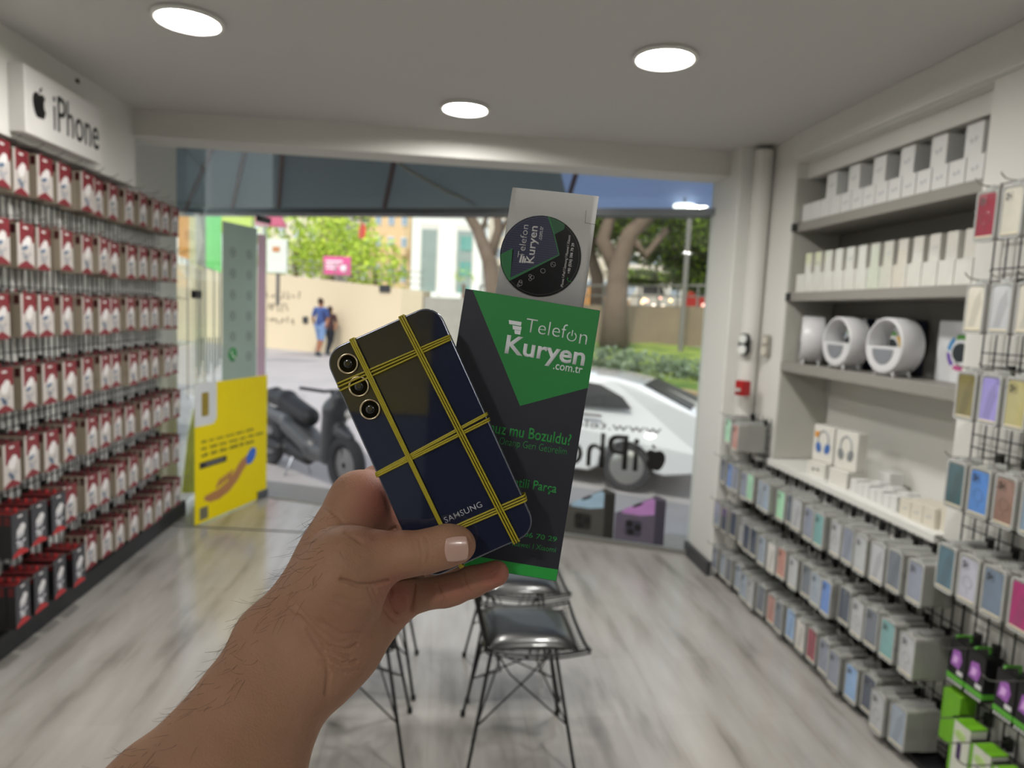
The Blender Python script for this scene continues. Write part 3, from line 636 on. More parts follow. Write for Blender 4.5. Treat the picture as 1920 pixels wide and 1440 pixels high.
for i, (y, c) in enumerate(((3.40, '#5a4a6a'), (3.06, '#3f4a68'), (2.62, '#d9dcdc'))):
    lb = ['behind the far and middle ring lamps', 'behind the two nearer ring lamps', 'beside the tall grid at the near end of the shelf'][i]
    o = MB().box(0, .07, -.135, .135, 0, .255).obj('lamp_carton', [mat('lampbox_white', '#cfd0d2', .25, var=.04, coat=.6)], None, loc=(2.115, y, 1.395), bevel=.002); tag(o, 'glossy printed lamp box %s' % lb, 'box', 'ring lamp boxes at the back of the shelf')
    Q = Matrix(((0, 0, -1, 0), (-1, 0, 0, 0), (0, 1, 0, .125), (0, 0, 0, 1)))
    q = MB()
    for k, cc in enumerate(range(6)):
        a0, a1 = k*60, k*60+58
        q.prism([(.075*math.cos(R(a)), .075*math.sin(R(a))) for a in range(a0, a1+1, 10)]+[(.055*math.cos(R(a)), .055*math.sin(R(a))) for a in range(a1, a0-1, -10)], 0, .001, k, Q)
    q.obj('printed_ring', [mat('print_'+h, h, .4) for h in ('#c8a040', '#5a9c4a', '#3a7fb0', '#6a4fa0', '#b04a80', '#c0c050')], o)
    MB().prism(ell(0, 0, .045, .04), 0, .0012, None, Q).obj('printed_disc', mat('print_dark', '#2c3336', .4), o)
    MB().box(-.0005, .07, -.136, -.127, 0, .255).obj('dark_spine', mat('spine_navy', '#23283e', .4), o)
# counter goods
def headphone_box(x, y, z, rz, label, col, badge):
    t = thing('headphone_box', label, 'box', (x, y, z), rz=rz)
    MB().box(0, .06, -.07, .07, 0, .185).obj('carton', mat('hp_white', '#d2d0c8', .35, coat=.4), t, bevel=.002)
    Q = Matrix(((0, 0, -1, -.0005), (-1, 0, 0, 0), (0, 1, 0, .09), (0, 0, 0, 1)))
    MB().tube([Q @ Vector((.035*math.cos(R(a)), .02+.05*math.sin(R(a)), .002)) for a in range(-20, 201, 20)], .003, 6).obj('printed_headband', mat('hp_band', '#8f959c', .4), t)
    MB().prism(ell(-.03, -.02, .018, .028, .25), 0, .002, None, Q).prism(ell(.03, -.02, .018, .028, -.25), 0, .002, None, Q).obj('printed_cups', mat('hp_'+col, col, .4, var=.2, scale=40), t)
    if badge: MB().prism(rrect(.03, .03, .006, 2, -.045, .045), 0, .002, None, Q).obj('orange_badge', mat('hp_orange', '#d08a2c', .4), t)
    return t
carton('gadget_carton', 'small white carton with round black print under the blue headphone box', 'carton', 1.93, 3.29, .835, .11, .13, .075, None, True, mat('hp_white', '#d2d0c8', .35), R(12), mark=m_black)
carton('gadget_carton', 'small white carton under the grey headphone box on the counter', 'carton', 1.93, 3.09, .835, .11, .12, .082, None, False, mat('hp_white', '#d2d0c8', .35), R(10))
headphone_box(1.965, 3.30, .912, R(12), 'white box picturing blue headphones with orange badge', '#3f67a8', True)
headphone_box(1.965, 3.10, .919, R(12), 'white box picturing grey headphones, on a small carton on the counter', '#7b7f80', False)
k = 0
for i in range(7):
    for j in range(2):
        carton('charger_carton', 'tiny white charger carton on the counter, %s from the far end in the %s line' % (ORD[i], ('front', 'back')[j]), 'carton', 1.935+j*.075, 2.97-i*.048, .835, .07, .044, .058 if (i+j) % 2 else .066, 'tiny white charger cartons on the counter', False)
carton('gadget_carton', 'white carton standing at the back of the counter behind the tiny ones', 'carton', 2.10, 3.0, .835, .07, .1, .10, None, False)
for i in range(3):
    carton('adapter_carton', 'flat cream carton on the counter near the tall grid, %s from the far end' % ORD[i], 'carton', 1.93, 2.60-i*.07, .835, .13, .066, .07+.006*i, 'cream cartons on the counter', True, mat('carton_cream', '#cdc7b8', .5, var=.03))
carton('adapter_carton', 'upright cream carton at the near end of the counter', 'carton', 1.95, 2.40, .835, .05, .05, .11, None, False, mat('carton_cream', '#cdc7b8', .5, var=.03))
# things on the pillar side
t = thing('gadget_pack', 'white and black blister pack of two gadgets hanging by the pillar', 'blister pack', (1.795, 3.96, 1.475), rz=R(205))
MB().prism(rrect(.07, .13, .03, 5, 0, .0), -.02, 0, None, MFR).obj('pack_card', m_black, t)
MB().prism(ell(0, .032, .026, .026), 0, .012, None, MFR).prism(ell(0, -.032, .027, .028), 0, .012, None, MFR).obj('white_gadget', mat('gadget_white', '#dcdedb', .2), t)
t = thing('gadget_pack', 'pale blister pack beside the black one on the wall by the pillar', 'blister pack', (1.885, 3.87, 1.475), rz=R(195))
MB().prism(rrect(.05, .13, .015, 4, 0, 0), -.02, 0, None, MFR).obj('pack_card', mat('gadget_card', '#9b968c', .3, coat=.6), t)
MB().prism(ell(0, .03, .018, .022), 0, .01, None, MFR).prism(ell(0, -.03, .02, .03), 0, .01, None, MFR).obj('pale_gadget', mat('gadget_pale', '#c7c1b5', .25), t)
t = thing('alarm_button', 'small red wall box with pale bracket above the short row', 'call point', (1.80, 3.93, 1.215), rz=R(20))
MB().box(-.03, .03, -.035, .035, -.045, .045).obj('housing', m_redw, t, bevel=.006)
MB().box(-.045, -.03, -.02, .02, -.02, .0).obj('bracket', mat('bracket_pale', '#b9b5b0', .4), t, bevel=.003)
# ------------------------------------------------------------------ wire chairs, two rows back to back
m_cwire = mat('chair_wire', '#2a2a2c', .3, .8)
m_pad = mat('black_leatherette', '#0b0b0c', .3, var=.1, coat=.35, bump=.15, bscale=300)
def make_chair():
    t = thing('wire_chair', 'x', 'chair', (0, 0, 0), 'black wire chairs standing back to back')
    def prof(s):        # s 0..1 along seat front -> back top : x, z, half width
        if s < .55: q = s/.55; return (.215-.36*q, .452-.022*math.sin(q*math.pi)-.004*q, .205-.012*q)
        q = (s-.55)/.45; a = q*math.pi*.42; return (-.145-.10*math.sin(a*.9)*(.35+.65*q), .448+.36*q**1.25*(1)+.0*math.cos(a), .193-.02*q)
    def P(s, w):
        x, z, hw = prof(s); lift = .022*(abs(w)**3); return Vector((x+(0 if s < .55 else lift*.8), w*hw, z+(lift if s < .6 else 0)))
    rim = [P(i/24, -1) for i in range(25)]+[P(1, -1+2*i/8) for i in range(1, 8)]+[P(1-i/24, 1) for i in range(25)]+[P(0, 1-2*i/8) for i in range(1, 8)]
    MB().tube(rim, .0045, 8, closed=True).tube([p+Vector((0, 0, -.012)) for p in rim], .0035, 6, closed=True).obj('seat_rim', m_cwire, t, smooth=True)
    m = MB()
    for i in range(1, 17): m.tube([P(s/24, -1+2*i/17) for s in range(25)], .0017, 4, cap=False)
    for i in range(1, 26): m.tube([P(i/26, -1+2*j/10) for j in range(11)], .0017, 4, cap=False)
    m.obj('wire_mesh', m_cwire, t)
    # seat pad
    bm = bmesh.new(); n = 14
    g = [[None]*(n+1) for _ in range(n+1)]
    vs = []
    for top in (1, 0):
        for i in range(n+1):
            for j in range(n+1):
                a = -1+2*i/n; b = -1+2*j/n; e = (1-abs(a)**6)*(1-abs(b)**6)
                vs.append(Vector((.02+.165*a-.0*b, .165*b*(1-.03*a), .438+.014+(.030*e if top else -.002)+ .004*math.cos(a*2))))
    fs = []
    N = (n+1)**2
    for k, o_ in ((0, 0), (1, N)):
        for i in range(n):
            for j in range(n): q = o_+i*(n+1)+j; fs.append((q, q+1, q+n+2, q+n+1))
    ed = [(i, 0) for i in range(n)]+[(n, j) for j in range(n)]+[(n-i, n) for i in range(n)]+[(0, n-j) for j in range(n)]
    for k in range(len(ed)):
        a = ed[k][0]*(n+1)+ed[k][1]; b = ed[(k+1) % len(ed)][0]*(n+1)+ed[(k+1) % len(ed)][1]; fs.append((a, b, b+N, a+N))
    MB().add(vs, fs).obj('seat_pad', m_pad, t, smooth=True)
    # legs and cross wires
    top = {(sx, sy): Vector((sx*.11, sy*.10, .44)) for sx in (1, -1) for sy in (1, -1)}
    foot = {(sx, sy): Vector((sx*.19, sy*.19, .008)) for sx in (1, -1) for sy in (1, -1)}
    for k in top:
        MB().tube([top[k], top[k].lerp(foot[k], .5), foot[k]], .0062, 8).tube([foot[k]+Vector((0, 0, -.008)), foot[k]+Vector((0, 0, .012))], .010, 10).obj('leg', m_cwire, t, smooth=True)
    m = MB()
    for (a, b) in (((1, 1), (1, -1)), ((1, -1), (-1, -1)), ((-1, -1), (-1, 1)), ((-1, 1), (1, 1))):
        ta, tb, fa, fb = top[a], top[b], foot[a], foot[b]; c = (ta+tb)/2; out = Vector(((a[0]+b[0])/2, (a[1]+b[1])/2, 0))
        L1 = ta.lerp(fa, .62); L2 = tb.lerp(fb, .62); mid = c-out*.04+Vector((0, 0, -.13))
        m.tube([L1, mid+(tb-ta)*.18, tb], .0032, 6).tube([L2, mid-(tb-ta)*.18, ta], .0032, 6)
    m.obj('cross_wires', m_cwire, t, smooth=True)
    MB().box(-.12, .12, -.105, -.095, .436, .442).box(-.12, .12, .095, .105, .436, .442).obj('seat_rail', m_cwire, t)
    return t
ch = make_chair(); kids(ch)
ch.location = (.325, 2.395, 0); ch['label'] = 'black wire chair with shiny black pad, right row, nearest to the photographer'
copy_tree(ch, None, (.345, 2.865, 0), 0, 'black wire chair with black pad, right row, partly behind the green box')
copy_tree(ch, None, (-.265, 2.42, 0), math.pi, 'black wire chair in the left row, largely hidden by the wrist')
copy_tree(ch, None, (-.255, 2.89, 0), math.pi, 'black wire chair at the far end of the left row, behind the hand')
# ------------------------------------------------------------------ the street
def gz(x, y):           # street height: falls to the right near the shop, rises beyond
    near = -.42-.055*(x+1.5); far = .03
    near = min(-.2, max(-.95, near)); d = N.dot(Vector((x, y, 0)))
    q = min(1, max(0, (d-9.6)/5.5)); q = q*q*(3-2*q); return near*(1-q)+far*q
gm = MB(); nx_, ny_ = 44, 40
for j in range(ny_+1):
    for i in range(nx_+1):
        p = T*(-20+i*1.0)+N*(FN+.06+j*j*.028); gm.v.append((p.x, p.y, gz(p.x, p.y)))
for j in range(ny_):
    for i in range(nx_): a = j*(nx_+1)+i; gm.f.append((a, a+1, a+nx_+2, a+nx_+1)); gm.m.append(0)
struct(gm.obj('ground', mat('street_paving', '#a8a4a4', .7, var=.16, scale=1.2), smooth=True))
struct(MB().box(tL-2, tR+2, -1.2, -.02, FN+.02, FN+.5, M=MF).obj('trim_plinth', mat('concrete_step', '#9c9894', .7)))
struct(MB().box(tL-2, tR+2, 3.15, 4.5, FN-.1, FN+.1, M=MF).box(tR+.3, tR+6, -1, 4.5, FN-.1, FN+.05, M=MF).obj('wall_facade', m_wall))
# canopy over the pavement
cn = thing('canopy', 'grey translucent canopy with red-brown ribs over the pavement outside', 'canopy')
m_can = sheet_mat('canopy_sheet', '#b9c6de', .75, .15, .5)
def CP(t, off, z): return T*t+N*(FN+off)+Vector((0, 0, z))
def cz(o): return 3.35-(o-.15)*.56
m_can2 = sheet_mat('canopy_sheet_dark', '#959c9e', .6, .15, .5)
m = MB(); m.add([CP(t, o, cz(o)+dz) for dz in (0, .02) for o in (.15, 1.55) for t in (-1.4, 6)], [(0, 1, 3, 2), (4, 5, 7, 6)]); m.obj('canopy_sheet', m_can, cn)
m = MB(); m.add([CP(t, o, cz(o)+dz) for dz in (0, .02) for o in (.15, 1.55) for t in (-9, -1.4)], [(0, 1, 3, 2), (4, 5, 7, 6)]); m.obj('canopy_sheet', m_can2, cn)
m_rib = mat('canopy_rib', '#4a2a28', .5)
def rib_t(u, v):          # where a sight line meets the canopy sheet
    d = W(u, v, 1)-CAM; a = Vector((0, 0, .56))+N          # plane: z + .56*n = const
    nrm = Vector((N.x*.56, N.y*.56, 1)); p0 = CP(0, .15, cz(.15)-.03); k = (p0-CAM).dot(nrm)/d.dot(nrm); q = CAM+d*k
    return T.dot(q), N.dot(q)-FN
for top, bot in (((458, 290), (437, 384)), ((529, 295), (523, 384)), ((737, 312), (722, 384)), ((1077, 336), (1062, 384)), ((392, 290), (352, 384))):
    (t0, o0), (t1, o1) = rib_t(*top), rib_t(*bot); f = (.2-o0)/(o1-o0); g_ = (1.55-o0)/(o1-o0)
    MB().tube([CP(t0+(t1-t0)*f, .2, cz(.2)-.03), CP(t0+(t1-t0)*g_, 1.55, cz(1.55)-.03)], .022, 6).obj('rib', m_rib, cn)
MB().box(-9, 6, cz(1.55)-.07, cz(1.55)-.0, FN+1.53, FN+1.60, M=MF).obj('gutter', mat('gutter_dark', '#3c4046', .5), cn)
MB().tube([CP(-3.0, .2, 3.2), CP(-2.93, .5, 3.02), CP(-2.75, .9, 2.82), CP(-2.5, 1.3, 2.68), CP(-2.3, 1.5, 2.62)], .016, 8).obj('hose', mat('hose_grey', '#8d8d80', .5), cn, smooth=True)
lt = thing('canopy_lamp', 'round white lamp hanging under the canopy near the pillar', 'lamp', W(1283, 388, 5.9))
MB().lathe([(0, -.02), (.075, -.018), (.095, .0), (.09, .02), (0, .022)], 24).obj('lamp_disc', mat('canopy_lamp_disc', '#f4f8f4', .4, emit=2.5), lt, smooth=True)
MB().tube([(0, 0, .02), (0, 0, .25)], .012, 8).obj('stem', mat('stem_grey', '#8a8f96', .4), lt)

# retaining wall, graffiti, railing
def wallseg(name, a, b, z0, z1a, z1b, th, m, label, cat, kind=None):
    a = Vector(a).to_3d(); b = Vector(b).to_3d(); d = (b-a).normalized(); n_ = Vector((-d.y, d.x, 0))
    vs = [a, b, b+n_*th, a+n_*th]; V = [Vector((p.x, p.y, z0)) for p in vs]+[Vector((p.x, p.y, z)) for p, z in zip(vs, (z1a, z1b, z1b, z1a))]
    o = MB().add(V, [(3, 2, 1, 0), (4, 5, 6, 7), (0, 1, 5, 4), (1, 2, 6, 5), (2, 3, 7, 6), (3, 0, 4, 7)]).obj(name, m); return tag(o, label, cat)
WA, WB = Vector((-22.1, 35.6)), Vector((-.6, 20.6))
wallseg('retaining_wall', WA, WB, -.3, 3.85, 2.12, .4, mat('cream_render', '#cdbfa2', .8, var=.05, scale=.6), 'long cream retaining wall across the street with scribbled lettering', 'wall')
m_grey = mat('metal_sheet', '#a09c92', .6, var=.1)
wallseg('panel_fence', (-.55, 20.6), (1.7, 19.6), -.2, 1.95, 1.95, .1, m_grey, 'low grey panel fence to the right of the cream wall', 'fence')
wd = (WB-WA).normalized(); wn_ = Vector((wd.y, -wd.x))
if wn_.y > 0: wn_ = -wn_
def WP(s, z, off=.01): p = WA+wd*s+wn_*off; return Vector((p.x, p.y, z))
MW = Matrix(((wd.x, 0, wn_.x, 0), (wd.y, 0, wn_.y, 0), (0, 1, 0, 0), (0, 0, 0, 1)))
gr = thing('graffiti', 'faded grey painted lettering in three lines on the cream wall', 'graffiti', M=Matrix.Translation(WP(0, 0, .012)) @ MW)
rnd = random.Random(3); q = MB(); sP = (Vector((-5.9, 24.2))-WA).dot(wd)
for row in range(3):
    x = sP-.2
    for k in range((7, 5, 6)[row]):
        pts = [(x+rnd.uniform(0, .2), 1.85-row*.42+rnd.uniform(-.13, .13), 0) for _ in range(4)]; q.tube(pts, .022, 4); x += .24
q.obj('paint_strokes', mat('graffiti_grey', '#8f887a', .8), gr)
for (s, z, w, h, lb) in ((sP+1.7, .95, .22, .22, 'small dark square on the cream wall under the lettering'), (sP+5.0, 2.05, .42, .22, 'small black plate high on the cream wall')):
    tag(MB().box(-w/2, w/2, 0, h, 0, .03).obj('wall_plate', mat('plate_dark', '#2d2f31', .5)), lb, 'plate').matrix_world = Matrix.Translation(WP(s, z)) @ MW
tag(MB().prism(rrect(.75, .3, .02, 2), 0, .02).obj('wall_plate', mat('plate_yellow', '#c9a54a', .6)), 'yellow notice low on the right part of the cream wall', 'plate').matrix_world = Matrix.Translation(WP(sP+6.0, .95)) @ MW
rl = thing('railing', 'thin grey railing along the top of the cream wall', 'railing')
m_rail = mat('rail_grey', '#77736c', .5)
q = MB()
for i in range(54):
    s = i*.48; zt = 3.85-1.73*min(1, s/26.2); q.tube([WP(s, zt, -.2), WP(s, zt+.55, -.2)], .018, 4)
q.obj('posts', m_rail, rl)
q = MB()
for dz in (.18, .36, .55): q.tube([WP(0, 3.85+dz, -.2), WP(26.1, 2.12+dz, -.2)], .014, 4)
q.obj('rails', m_rail, rl)

# ---- vegetation
def leaves(mb, c, rad, n, size, rnd, mi=(0,), hollow=.5):
    for _ in range(n):
        v = Vector((rnd.gauss(0, 1), rnd.gauss(0, 1), rnd.gauss(0, 1))).normalized()*(hollow+(1-hollow)*rnd.random()**.5)
        p = Vector(c)+Vector((v.x*rad[0], v.y*rad[1], v.z*rad[2])); a = Vector((rnd.gauss(0, 1), rnd.gauss(0, 1), rnd.gauss(0, 1))).normalized(); b = a.orthogonal().normalized()
        s = size*rnd.uniform(.6, 1.3); mb.add([p-a*s, p+b*s*.5, p+a*s, p-b*s*.5], [(0, 1, 2, 3)], rnd.choice(mi))
m_lg = mat('leaf_bright', '#b3c83c', .6, var=.2); m_lg2 = mat('leaf_lime', '#94b234', .6, var=.2); m_ld = mat('leaf_dark', '#4b5a30', .6, var=.3); m_ld2 = mat('leaf_olive', '#6c7a3c', .6, var=.3)
for m_ in (m_lg, m_lg2): m_.node_tree.nodes['Principled BSDF'].inputs['Emission Strength'].default_value = 0
m_bark = mat('bark', '#6a5a4c', .9, var=.25, scale=5)
def tree(name, label, base, h, blobs, trunk, n, size, mats, group=None, seed=1, branches=()):
    t = thing(name, label, 'tree', base, group); rnd = random.Random(seed)
    if trunk:
        q = MB(); q.tube([(0, 0, -.2), (.02, 0, h*.5), (0, .03, h)], [trunk*1.3, trunk, trunk*.7], 10)
        for b in branches: q.tube([Vector(p[:3]) for p in b], [p[3] for p in b], 8)
        q.obj('trunk', m_bark, t, smooth=True)
    q = MB()
    for c, r in blobs: leaves(q, c, r, int(n*(r[0]*r[2])), size, rnd, (0, 1))
    q.obj('crown', mats, t)
    return t
m_sb0 = None
G = 'bright trees behind the cream wall'
for i, (px, py, d, r, lb) in enumerate(((555, 455, 31, (2.1, 1.5, 1.5), 'bright green tree crown above the cream wall, leftmost one'), (625, 455, 33, (1.7, 1.4, 1.3), 'bright green tree behind the pink billboard'), (705, 490, 30, (1.35, 1.2, 1.25), 'round lime green tree to the right of the pink billboard'), (663, 440, 36, (1.3, 1.2, 1.8), 'tall lime tree behind the flag'), (870, 515, 30, (.45, .4, .35), 'small clipped round shrub before the white building'))):
    c = W(px, py, d); tree('street_tree', lb, (c.x, c.y, 1.2), c.z-1.6, [((0, 0, c.z-1.2), r), ((r[0]*.5, 0, c.z-1.2-r[2]*.5), (r[0]*.6, r[1]*.6, r[2]*.6)), ((-r[0]*.5, .1, c.z-1.2-r[2]*.4), (r[0]*.6, r[1]*.6, r[2]*.6))], .12, 260, .13 if i < 4 else .07, [m_lg, m_lg2], G, 20+i)
# terrace behind the wall
def terr(x, y): return 0
struct(wallseg('ground_terrace', (-16, 31), (6, 21.5), 0, 1.9, 1.6, 40, mat('terrace_paving', '#b3aca0', .8), 'x', 'x'))
for o in bpy.data.objects:
    if o.name == 'ground_terrace': del o['label']; del o['category']

# buildings
def building(label, px0, px1, d, z0, z1, col, wins, wcol='#a9b2b4', depth=6, ww=.5, wh=.62):
    a = W(px0, 450, d); b = W(px1, 450, d); L = (b-a); L.z = 0; w = L.length; L.normalize(); nn = Vector((-L.y, L.x, 0))
    M = Matrix(((L.x, nn.x, 0, a.x), (L.y, nn.y, 0, a.y), (0, 0, 1, 0), (0, 0, 0, 1)))
    t = thing('apartment_building', label, 'building', M=M)
    MB().box(0, w, 0, depth, z0, z1).obj('walls', mat('bld_'+col, col, .8, var=.05, scale=.3), t)
    MB().box(-.1, w+.1, -.15, depth, z1, z1+.2).obj('roof_edge', mat('bld_roof', '#b5aca0', .8), t)
    nx, nz = wins
    for i in range(nx):
        for k in range(nz):
            x = w*(i+.5)/nx; z = z0+(z1-z0)*(k+.55)/nz; hw = w/nx*ww/2; hh = (z1-z0)/nz*wh/2
            f = MB().box(x-hw, x+hw, -.06, .05, z-hh, z+hh).obj('window', mat('bld_frame', '#d8d5cc', .6), t)
            MB().box(x-hw*.85, x+hw*.85, -.09, -.05, z-hh*.85, z+hh*.85).obj('pane', mat('bld_glass_'+wcol, wcol, .2), f)
            if k % 2 == 0: MB().box(x-hw*1.2, x+hw*1.2, -.5, 0, z-hh-.1, z-hh+.45).obj('balcony', mat('bld_'+col, col, .8), t)
    return t
building('pale cream apartment block above the left trees', 485, 600, 52, 1, 12, '#d9d2bd', (4, 5))
building('tall white apartment block beyond the flag', 598, 672, 60, 1, 16, '#d8d8d6', (4, 6))
building('ochre apartment block with blue-grey windows behind the lime tree', 672, 770, 50, 1, 13, '#d2b78c', (4, 6), '#8fa0ac')
building('beige apartment block behind the white building', 765, 905, 58, 1, 15, '#d4c2ae', (6, 5))
wb = building('bright white building with tall dark window and teal panes', 772, 905, 44, 1, 7.6, '#e9ebe4', (2, 1), '#8c9a94', ww=.5, wh=.72)
for k_ in range(3):
    MB().box(3.15, 3.85, -.14, -.1, 2.2+k_*1.6, 3.1+k_*1.6).obj('pane', mat('bld_teal', '#5f9a90', .3), wb)
building('pale block glimpsed through the dark trees at the right', 915, 1420, 53, .5, 9, '#c9bfae', (12, 4), '#88919a')
# billboard, sign, flag
def board(name, label, cat, px, py, d, w, h, col, post=True, zb=1.5):
    c = W(px, py, d); t = thing(name, label, cat, (c.x, c.y, zb), rz=-.25)
    MB().box(-w/2, w/2, -.05, .05, c.z-zb-h/2, c.z-zb+h/2).obj('sign_face', mat('face_'+col, col, .5, var=.1, scale=2), t, bevel=.02)
    if post: MB().tube([(0, .05, 0), (0, .05, c.z-zb-h/2)], .06, 8).obj('post', m_rail, t)
    return t, c.z-zb
t, z = board('billboard', 'small pink billboard above the cream wall railing', 'billboard', 632, 498, 27.5, 1.15, .72, '#d0568c')
q = MB(); q.box(-.45, .25, -.065, -.05, z+.12, z+.2); q.box(-.45, .1, -.065, -.05, z-.02, z+.06); q.box(-.45, .0, -.065, -.05, z-.16, z-.08); q.prism(ell(.3, -.1, .15, .15), .05, .066, None, Matrix(((1, 0, 0, 0), (0, 0, -1, 0), (0, 1, 0, z), (0, 0, 0, 1)))); q.obj('printed_lines', mat('print_pinkwhite', '#ecd8e2', .5), t)
t, z = board('street_sign', 'white rounded advertising sign left of the trees', 'sign', 520, 480, 20, .62, .98, '#dfe8dc')
MB().box(-.12, .1, -.065, -.05, z+.12, z+.26).obj('orange_mark', mat('mark_orange', '#c98a5a', .5), t)
c = W(678, 432, 30); t = thing('flag', 'red flag on a thin pole behind the wall', 'flag', (c.x, c.y, 1.6))
MB().tube([(0, 0, 0), (0, 0, c.z-1.6+.6)], .03, 6).obj('pole', m_rail, t)
MB().prism([(0, .35), (.1, .3), (.18, .1), (.14, -.3), (.05, -.42), (-.12, -.3), (-.1, .1)], 0, .04, None, Matrix(((1, 0, 0, 0), (0, 0, 1, 0), (0, 1, 0, c.z-1.6), (0, 0, 0, 1)))).obj('cloth', mat('flag_red', '#d43a28', .6), t)
MB().box(-.35, .35, -.03, .03, c.z-1.6+.42, c.z-1.6+.5).obj('crossbar', m_black, t)
# market stall posters far left seen through the side glass
for i, (px, w, h, col, lb) in enumerate(((350, .26, 1.1, '#d08a1a', 'orange hanging banner of the neighbouring shop, seen through the glass'), (368, .22, 1.3, '#c9c08a', 'pale yellow hanging banner next to the orange one'), (383, .26, 1.25, '#8f8f86', 'grey and yellow hanging banner left of the green one'), (400, .24, 1.25, '#57c95a', 'bright green hanging banner left of the door banner'))):
    c = W(px, 425+i*4, 11); t = thing('hanging_banner', lb, 'banner', (c.x, c.y, c.z)); 
    MB().prism([(-w/2, h/2*.8), (w/2, h/2*.8), (w/2, -h/2), (-w/2, -h/2*.85)], 0, .02, None, Matrix(((1, 0, 0, 0), (0, 0, 1, 0), (0, 1, 0, 0), (0, 0, 0, 1)))).obj('banner_cloth', mat('ban_'+col, col, .6, var=.12), t)
    MB().tube([(0, .03, h*.4), (0, .03, -c.z-.05)], .012, 5).obj('pole', m_rail, t)
c = W(420, 400, 16); aw = tag(MB().box(-.62, .62, 0, .3, -.42, .3).obj('shop_awning', mat('awning_lime', '#b9cf2c', .6), loc=c), 'lime yellow awning across the street above the glass door', 'awning')
for x_ in (-.58, .58): MB().tube([(x_, .15, -.4), (x_, .15, -c.z)], .03, 6).obj('post', m_rail, aw)
c = W(480, 396, 18); aw = tag(MB().prism([(-1.0, -.35), (.75, -.35), (.3, .5), (-1.0, .5)], 0, .3, None, Matrix(((1, 0, 0, 0), (0, 0, 1, 0), (0, 1, 0, 0), (0, 0, 0, 1)))).obj('shop_awning', mat('awning_pink', '#c0607a', .6), loc=c), 'dull pink awning across the street beside the lime one', 'awning')
for x_ in (-.95, .2): MB().tube([(x_, .15, -.3), (x_, .15, -c.z)], .03, 6).obj('post', m_rail, aw)
# ---- bank with lawn, hedge, stone wall and trees on the right
LB0 = W(1085, 700, 13.2); LB1 = W(1345, 745, 11.6); LF0 = W(1085, 640, 18); LF1 = W(1345, 652, 16)
def ext(a, b, k): return a+(b-a)*k
P0, P1 = ext(LB1, LB0, 1.9), ext(LB0, LB1, 3.0); Q0, Q1 = ext(LF1, LF0, 1.9), ext(LF0, LF1, 3.0)
lw = MB(); nn = 24
for j in range(nn+1):
    for i in range(nn+1):
        a = P0.lerp(P1, i/nn); b = Q0.lerp(Q1, i/nn); p = a.lerp(b, j/nn); p.z += .12*math.sin(j/nn*3.0)+.03*math.sin(i*1.7+j); lw.v.append(tuple(p))
for j in range(nn):
    for i in range(nn): a = j*(nn+1)+i; lw.f.append((a, a+1, a+nn+2, a+nn+1)); lw.m.append(0)
gm_ = bpy.data.materials.new('lawn'); gm_.use_nodes = True; nt = gm_.node_tree; b = nt.nodes['Principled BSDF']; no = nt.nodes.new('ShaderNodeTexNoise'); no.inputs['Scale'].default_value = 1.4; rp = nt.nodes.new('ShaderNodeValToRGB')
tcx = nt.nodes.new('ShaderNodeTexCoord'); nt.links.new(tcx.outputs['Object'], no.inputs['Vector'])
rp.color_ramp.elements[0].position = .4; rp.color_ramp.elements[0].color = (*S2L('#4f6a2c'), 1); rp.color_ramp.elements[1].position = .62; rp.color_ramp.elements[1].color = (*S2L('#8a9a44'), 1)
nt.links.new(no.outputs[0], rp.inputs[0]); nt.links.new(rp.outputs[0], b.inputs['Base Color']); b.inputs['Roughness'].default_value = .9
tag(lw.obj('lawn', gm_, smooth=True), 'green lawn sloping up behind the white car', 'lawn', kind='stuff')
# stone kerb wall in front of lawn
k = MB(); a, b_ = P0, P1; nv = N
k.add([a-nv*.35+Vector((0, 0, -1.4)), b_-nv*.35+Vector((0, 0, -1.4)), b_-nv*.35+Vector((0, 0, .05)), a-nv*.35+Vector((0, 0, .05)), a+Vector((0, 0, .05)), b_+Vector((0, 0, .05))], [(0, 1, 2, 3), (3, 2, 5, 4)])
tag(k.obj('stone_kerb', mat('tan_stone', '#a89370', .85, var=.25, scale=3)), 'low tan stone kerb wall in front of the lawn', 'kerb')
a, b_ = Q0, Q1; k = MB(); k.add([a, b_, b_+Vector((0, 0, .95)), a+Vector((0, 0, .95)), a+nv*.4+Vector((0, 0, .95)), b_+nv*.4+Vector((0, 0, .95))], [(0, 1, 2, 3), (3, 2, 5, 4)])
tag(k.obj('garden_wall', mat('brown_stone', '#8a7a64', .85, var=.2, scale=2.5)), 'brown garden wall behind the lawn and trees', 'wall')
rl2 = thing('railing', 'thin rail above the brown garden wall', 'railing')
q = MB(); q.tube([a+Vector((0, 0, 1.45)), b_+Vector((0, 0, 1.4))], .03, 5); q.tube([a+Vector((0, 0, 1.2)), b_+Vector((0, 0, 1.15))], .02, 5)
q.obj('rails', m_rail, rl2); q = MB()
for i in range(30): p = a.lerp(b_, i/29); q.tube([p+Vector((0, 0, .9)), p+Vector((0, 0, 1.43))], .025, 5)
q.obj('posts', m_rail, rl2)
rnd = random.Random(9); q = MB()
for i in range(26):
    f = i/25; p = P0.lerp(P1, f)+nv*.9+Vector((0, 0, .28)); leaves(q, p, (.42, .35, .26+.05*rnd.random()), 190, .06, rnd, (0, 1), .3)
tag(q.obj('hedge', [mat('hedge_a', '#5e6f56', .7, var=.2), mat('hedge_b', '#7c8c70', .7, var=.2)]), 'low grey-green clipped hedge between the car and the lawn', 'hedge', kind='stuff')
